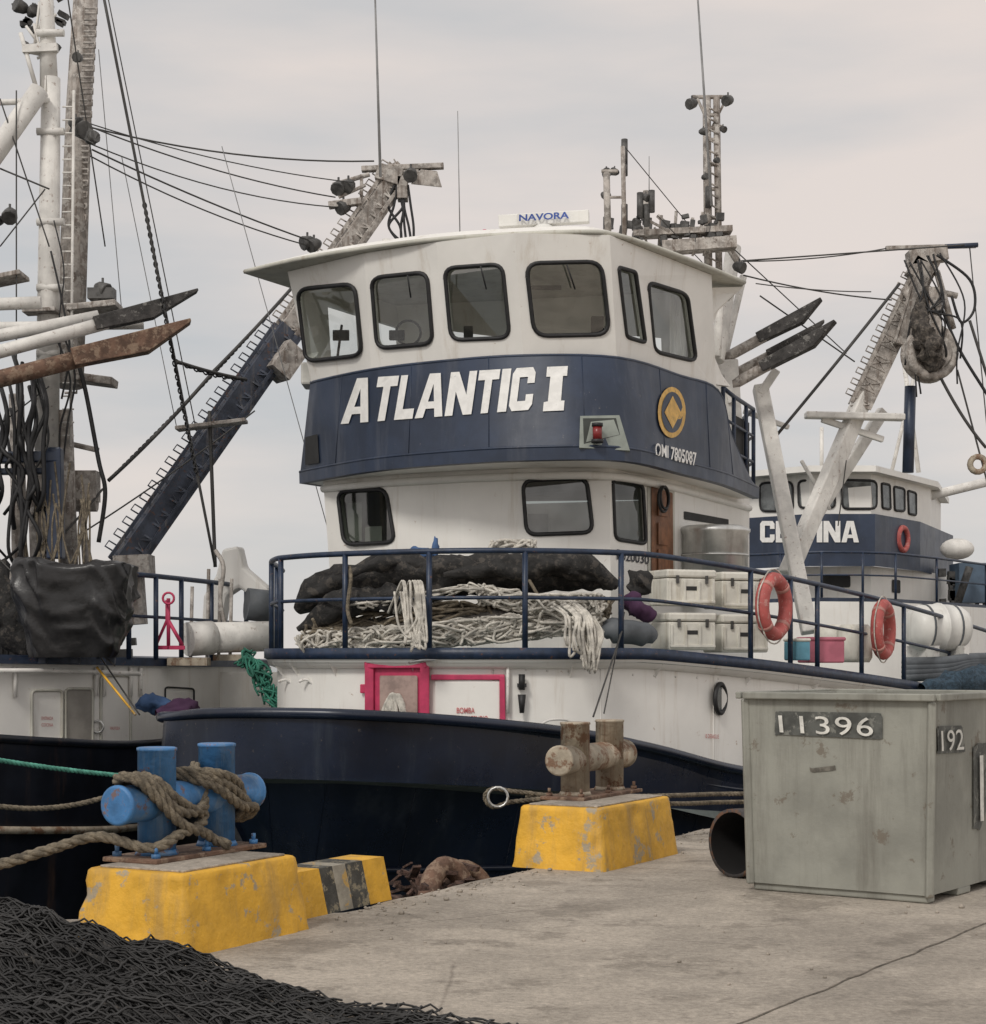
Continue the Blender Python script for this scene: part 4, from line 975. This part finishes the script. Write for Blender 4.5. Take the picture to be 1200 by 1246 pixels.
e=Lb.part('red_valve',redm); e.tube([P(205,728,22.6),P(205,790,22.6)],.025,6); e.tube([P(190,785,22.6),P(203,755,22.6),P(203,730,22.6)],.02,6); e.tube([P(205,755,22.6),P(222,785,22.6)],.025,6); e.torus(P(205,728,22.5),(1,0,0),UP,.07,.016,14,6); e.beam(P(188,788,22.6),P(225,788,22.6),.04,.05); e.done()
e=Lb.part('gangway_bits',beige); e.box(P(230,805,22.8),.5,.3,.1); e.box(P(280,800,23.6),.4,.3,.08); e.done()
# draped tarp over deck gear
tb=Obj('tarp_bundle'); t=tb.part('tarp',tarpm); cx=P(95,800,21)
def topz(x): return 1.13-.05*math.cos(x*4.2)+.05*max(0,-x-.2)-.16*max(0,x-.35)+.04*noise.noise(V((x*6,0,4)))
rows=[]; n=120; NR=46
for i in range(NR+1):
    f=i/NR; row=[]
    for k in range(n):
        a=2*math.pi*k/n; ca,sa=math.cos(a),math.sin(a); e_=.45
        if f<.78:
            g=f/.78; s=.74+.26*min(1,g*1.5)**.8; zf=g*.94
        else:
            g=(f-.78)/.22; s=1.0*math.cos(g*math.pi/2*.995)**.42; zf=.94+.06*math.sin(g*math.pi/2)
        x=.70*math.copysign(abs(ca)**e_,ca)*s; y=.42*math.copysign(abs(sa)**e_,sa)*s
        x+=-.06*(1-zf)
        z=topz(x)*zf
        q_=V((x*2.6+z*.9,y*2.6,z*1.1))
        rg_=lambda v: (1-abs(noise.noise(v))*2)**2
        r_=1-.10+.13*rg_(q_*.9+V((3,0,0)))*.8+.07*rg_(q_*2.1+V((0,7,0)))-.10*abs(noise.noise(q_*1.7))
        row.append(cx+V((x*r_,y*r_,z*(1-.05*abs(noise.noise(q_*2.6+V((9,0,0))))*zf))))
    rows.append(row)
t.grid(rows,True,True); t.done()
t=tb.part('stand',navy,.01)
for x in (52,92,135): t.beam(P(x,780,21.1),P(x,808,21.1),.1,.1)
t.done()
# masts
e=Lb.part('main_mast',white2); e.tube([P(57,560,23.5),P(62,95,23.5)],[.16,.12],14); e.tube([P(60,115,23.5),P(56,-30,23.5)],[.12,.08],10)
e.tube([P(48,110,23.3),P(-40,235,22.8)],.13,10); e.tube([P(-10,125,23.2),P(60,122,23.4)],.04,6); e.beam(P(28,60,23.4),P(70,58,23.4),.1,.1); e.tube([P(25,40,23.4),P(45,110,23.4)],.03,6)
for y in (40,160,270,350,430): e.tube([P(45,y,23.4),P(78,y,23.4)],.05,8)
for k in range(26): e.tube([P(76,130+k*16,23.4),P(90,130+k*16,23.4)],.012,5)
e.tube([P(90,110,23.4),P(86,540,23.4)],.02,5)
for k in range(8): e.tube([P(30+random.uniform(0,30),random.uniform(-20,80),23.5),P(40+random.uniform(0,30),random.uniform(0,110),23.5)],.02,5)
e.done()
e=Lb.part('derrick_mast',weather); e.tube([P(106,-30,25),P(96,130,25),P(84,470,24.5)],[.17,.18,.20],12)
for k in range(34): y=10+k*14; e.tube([P(104-k*.75,y,24.8),P(118-k*.75,y,24.7),P(118-k*.75,y+6,24.7),P(104-k*.75,y+6,24.8)],.018,5)
e.done()
e=Lb.part('mast_blocks',floodm)
for x,y,r in ((100,158,.19),(112,168,.14),(92,150,.14),(95,70,.11),(25,8,.15),(40,14,.13),(60,8,.1),(12,262,.17),(-5,268,.14),(125,352,.17),(118,360,.14)): e.can(P(x,y,23.6),r,(random.uniform(-1,1),-.5,random.uniform(-.5,.2)))
e.box(P(103,162,23.6),.35,.12,.16,(1,0,-.5)); e.box(P(124,358,23.6),.34,.2,.14)
for i in range(20): e.box(P(random.uniform(20,80),random.uniform(-10,60),23.8),random.uniform(.05,.16),.1,random.uniform(.03,.08),(1,0,random.uniform(-1,1)))
e.done()
e=Lb.part('platforms',weather,.01); e.beam(P(85,378,23.6),P(145,372,23.6),.5,.08); e.beam(P(95,460,23.6),P(140,466,23.6),.4,.1); e.beam(P(-20,345,23.2),P(30,335,23.2),.5,.06); e.beam(P(215,522,24),P(300,512,24),.3,.05); e.beam(P(30,380,23.3),P(70,378,23.3),.3,.05)
e.beam(P(85,378,23.6),P(100,470,23.6),.05,.1); e.done()
chute(Lb,P(-60,444,22),P(243,362,22.8),.105,white2,.62,darkw); chute(Lb,P(-60,476,21.8),P(235,402,22.4),.135,rustm,.55,rustm); 
e=Lb.part('stabiliser_pole_light',white2); e.tube([P(-50,398,22.6),P(175,395,23)],.06,10); e.tube([P(-50,372,22.8),P(50,368,22.9)],.08,10); e.tube([P(-50,418,22.3),P(120,385,22.8)],.08,10); e.done()
e=Lb.part('navy_frame',navy,.02); e.beam(P(66,545,23),P(68,680,23),.2,.2); e.beam(P(-60,558,22.8),P(72,556,23),.2,.14); e.beam(P(-60,575,22.8),P(66,573,23),.15,.08); e.done()
e=Lb.part('grey_posts',weather); e.tube([P(77,500,23.6),P(84,690,23.6)],.12,10); e.tube([P(48,560,23.6),P(52,690,23.6)],.16,10); e.box(P(102,592,24),.38,.3,.4,(1,0,0)); e.tube([P(88,612,24),P(118,612,24)],.12,10); e.tube([P(100,620,24),P(105,690,24)],.05,6); e.tube([P(85,540,24),P(120,548,24)],.04,6); e.tube([P(20,480,23.9),P(24,690,23.9)],.1,10); e.box(P(0,742,24),2.0,.4,1.1); e.done()
e=Lb.part('hoses',black)
for k in range(22):
    x=random.uniform(-20,48); y0=random.uniform(430,560); y1=random.uniform(600,700)
    e.tube(cr([P(x,y0,23+random.random()),P(x+random.uniform(-8,12),y0+40,22.8),P(x+random.uniform(-16,20),(y0+y1)/2,22.8),P(x+random.uniform(-14,22),y1-30,22.8),P(x+random.uniform(-10,16),y1,23)],8),random.uniform(.015,.034),7)
for k in range(4):
    y=random.uniform(180,420); e.tube(cr([P(70+random.uniform(-10,14),y,23.3),P(84+random.uniform(-10,8),y+60,23.3),P(80+random.uniform(-12,8),y+120,23.3),P(75,y+180,23.3)],8),random.uniform(.008,.014),6)
e.tube(cr([P(95,440,23.3),P(105,480,23.3),P(120,560,23.3),P(128,600,23.3),P(120,660,23.3)],8),.03,6)
e.done()
e=Lb.part('net_strands',ropem)
for k in range(20):
    x=random.uniform(30,120); e.tube(cr([P(x,random.uniform(560,620),22.9),P(x+random.uniform(-10,10),640,22.9),P(x+random.uniform(-15,15),690,22.9)],4),.014,5)
e.done()
e=Lb.part('deck_clutter',floodm)
for i in range(60):
    x=random.uniform(-30,165); e.box(P(x,random.uniform(775,806),22.4),random.uniform(.04,.28),.2,random.uniform(.04,.25),(1,random.uniform(-.5,.5),random.uniform(-.2,.2)))
e.done()
e=Lb.part('net_on_deck',tarp2); e.blob([P(-60,745,22.2),P(-10,735,22),P(20,760,21.9),P(40,795,21.8)],[.3,.45,.3,.1],24,.5,3,6); e.done()
e=Lb.part('cloth_pile',bluec); 
e.blob([P(165,860,21.6),P(185,856,21.6),P(215,864,21.7)],[.05,.15,.05],18,.7,5,2)
e.done(); e=Lb.part('purple_net',purple); e.blob([P(190,868,21.4),P(220,862,21.6),P(245,866,22)],[.05,.14,.05],18,.7,5,5); e.done()
e=Lb.part('green_net',netg); spaghetti(e,[P(300,800,23),P(322,830,22.6),P(340,855,22.4)],.12,.12,40,.014,6); e.done()
e=Lb.part('yellow_pole',yellow); e.tube([P(118,812,21),P(165,870,20.6)],.014,6); e.done()
e=Lb.part('bow_plates',white); e.box(P(300,840,24.6),1.3,.3,.5,(1,.4,0)); e.done()
w=Lb.part('rigging_wires',wire)
W=[(P(90,150,24),P(455,196,27),.013,.15),(P(112,155,24),P(408,240,27),.011,.1),(P(110,175,24),P(408,252,27),.010,.15),(P(112,182,24),P(375,292,27),.013,.05),(P(110,190,24),P(372,298,27),.011,.1),(P(108,150,24),P(430,222,27),.009,.1),
(P(123,-20,22),P(262,690,23),.019,0),(P(128,-20,23),P(238,520,24),.008,0),(P(80,-20,23),P(128,300,24),.010,0),(P(360,345,26),P(262,450,25),.026,.02),(P(262,450,25),P(132,585,24),.028,.05),(P(310,500,26),P(90,655,24),.012,.05),
(P(0,120,23),P(60,300,23),.010,0),(P(20,110,23),P(20,480,23),.010,0),(P(255,500,24),P(262,690,24),.026,.0),(P(215,440,24),P(300,462,25),.026,.02),(P(125,595,24),P(20,705,22.5),.016,.05),(P(0,205,23),P(60,230,23),.012,0),(P(0,300,23),P(55,230,23),.010,0),(P(-5,520,23),P(60,470,23),.010,0),(P(60,700,22),P(170,870,21),.010,.03),(P(-20,660,22),P(140,810,21),.010,.05)]
for a,b_,r,s_ in W: w.tube(sag(a,b_,s_,12),r,5)
w.done()
w=Lb.part('thin_lines',wireg); w.tube(sag(P(270,178,25),P(398,640,25),0,4),.006,4); w.tube(sag(P(148,190,25),P(215,520,25),0,4),.006,4); w.tube(sag(P(120,60,25),P(150,400,25),0,4),.006,4); w.done()
w=Lb.part('chain_links',black)
for a,b_ in ((P(360,345,26),P(132,585,24)),(P(215,440,24),P(300,462,25)),(P(176,250,22.4),P(240,580,22.8))):
    n=int((b_-a).length/.085)
    for k in range(n):
        c=a.lerp(b_,k/n)+UP*(-.05*math.sin(math.pi*k/n)); d=(b_-a).normalized(); w.torus(c,d,d.cross(UP if k%2 else V((1,1,0))),.036,.012,8,4)
w.done()
cb=Obj('crane_boom'); e=cb.part('lower_boom',boomnavy); a=P(150,688,26); b_=P(487,208,28.5); mid=a.lerp(b_,.57)
lattice(e,a,mid,.52,20); e.done()
e=cb.part('upper_boom',weather); lattice(e,mid,b_,.46,16); e.box(P(345,440,27.2),.5,.45,.35,(b_-a)); e.done()
e=cb.part('boom_foot',weather); e.beam(P(142,690,26),P(185,688,26),.5,.3); e.beam(P(160,690,26),P(165,760,26),.3,.3); e.done()
e=cb.part('boom_head',weather,.01)
e.beam(P(440,206,28.3),P(540,202,28.3),.15,.08); e.tube([P(405,225,28.2),P(450,212,28.2)],.04,6); e.tube([P(470,215,28.3),P(510,210,28.3)],.08,8); e.beam(P(400,250,28),P(440,245,28),.15,.10); e.beam(P(412,240,28),P(445,225,28),.05,.05); e.beam(P(440,212,28.2),P(440,250,28.2),.05,.05)
e.add([P(500,224,28.2),P(538,228,28.2),P(532,208,28.2),P(512,206,28.2),P(500,224,28.8),P(538,228,28.8),P(532,208,28.6),P(512,206,28.6)],[(0,1,2,3),(7,6,5,4),(0,3,7,4),(1,5,6,2),(3,2,6,7),(0,4,5,1)])
e.box(P(474,214,28.3),.4,.3,.25,(1,0,-.3)); e.box(P(490,230,28.3),.16,.3,.35); e.done()
e=cb.part('floodlights',floodm); 
for x,y in ((412,228),(424,226),(382,298),(374,295),(500,212),(418,252)): e.can(P(x,y,28),.18,(random.uniform(-1,.3),-.6,-.4))
e.done()
e=cb.part('hanging_chains',black)
for k in range(7):
    x=random.uniform(480,498); e.tube(cr([P(x,225,28.2),P(x+random.uniform(-8,10),250,28.2),P(x+random.uniform(-12,14),275,28.2),P(x+random.uniform(-4,14),296,28.2)],8),.022,6)
e.done()
for o in OBJS: o.finish()
# ---------------------------------------------------------------- world & light
wd=bpy.data.worlds.new('World'); sc.world=wd; wd.use_nodes=True; nt=wd.node_tree; N=nt.nodes; L=nt.links
for n in list(N): N.remove(n)
out=N.new('ShaderNodeOutputWorld'); sky=N.new('ShaderNodeTexSky'); sky.sky_type='NISHITA'; sky.sun_disc=False
el=math.radians(42); az=math.radians(208)
sky.sun_elevation=el; sky.sun_rotation=az
b1=N.new('ShaderNodeBackground'); b1.inputs[1].default_value=.09; L.new(sky.outputs[0],b1.inputs[0])
tc=N.new('ShaderNodeTexCoord'); mp=N.new('ShaderNodeMapping'); mp.inputs['Scale'].default_value=(1.6,1.6,7.5); mp.inputs['Rotation'].default_value=(0,.12,0); mp.inputs['Location'].default_value=(.4,0,.2); L.new(tc.outputs['Generated'],mp.inputs['Vector'])
nz=N.new('ShaderNodeTexNoise'); nz.inputs['Scale'].default_value=1.7; nz.inputs['Detail'].default_value=6; nz.inputs['Roughness'].default_value=.5; L.new(mp.outputs['Vector'],nz.inputs['Vector'])
cr_=N.new('ShaderNodeValToRGB'); cr_.color_ramp.elements[0].position=.36; cr_.color_ramp.elements[0].color=(.55,.56,.57,1); cr_.color_ramp.elements[1].position=.66; cr_.color_ramp.elements[1].color=(.78,.70,.65,1)
L.new(nz.outputs['Fac'],cr_.inputs['Fac'])
sp=N.new('ShaderNodeSeparateXYZ'); L.new(tc.outputs['Generated'],sp.inputs[0])
mr=N.new('ShaderNodeMapRange'); mr.inputs['From Min'].default_value=.6; mr.inputs['From Max'].default_value=-.8; mr.inputs['To Min'].default_value=1.03; mr.inputs['To Max'].default_value=1.3; L.new(sp.outputs['Y'],mr.inputs['Value'])
b2=N.new('ShaderNodeBackground'); L.new(cr_.outputs['Color'],b2.inputs[0]); L.new(mr.outputs['Result'],b2.inputs[1])
ms=N.new('ShaderNodeMixShader'); ms.inputs[0].default_value=.93; L.new(b1.outputs[0],ms.inputs[1]); L.new(b2.outputs[0],ms.inputs[2]); L.new(ms.outputs[0],out.inputs[0])
sl=bpy.data.lights.new('sun','SUN'); sl.energy=1.5; sl.angle=math.radians(12); sl.color=(1,.96,.9); so=bpy.data.objects.new('sun',sl); sc.collection.objects.link(so)
sv=V((math.sin(az)*math.cos(el),math.cos(az)*math.cos(el),math.sin(el)))
so.rotation_euler=sv.to_track_quat('Z','Y').to_euler()
so.location=(0,0,30)
# ---------------------------------------------------------------- camera
cd=bpy.data.cameras.new('camera'); cam=bpy.data.objects.new('camera',cd); sc.collection.objects.link(cam); sc.camera=cam
cam.location=(0,0,H); cam.rotation_euler=(math.radians(90),0,0); cd.sensor_fit='HORIZONTAL'; cd.sensor_width=36; cd.lens=F/1200*36; cd.shift_y=(HY-623)/1200; cd.clip_end=5000; cd.clip_start=.1
sc.view_settings.view_transform='Standard'; sc.view_settings.look='None'; sc.view_settings.exposure=0
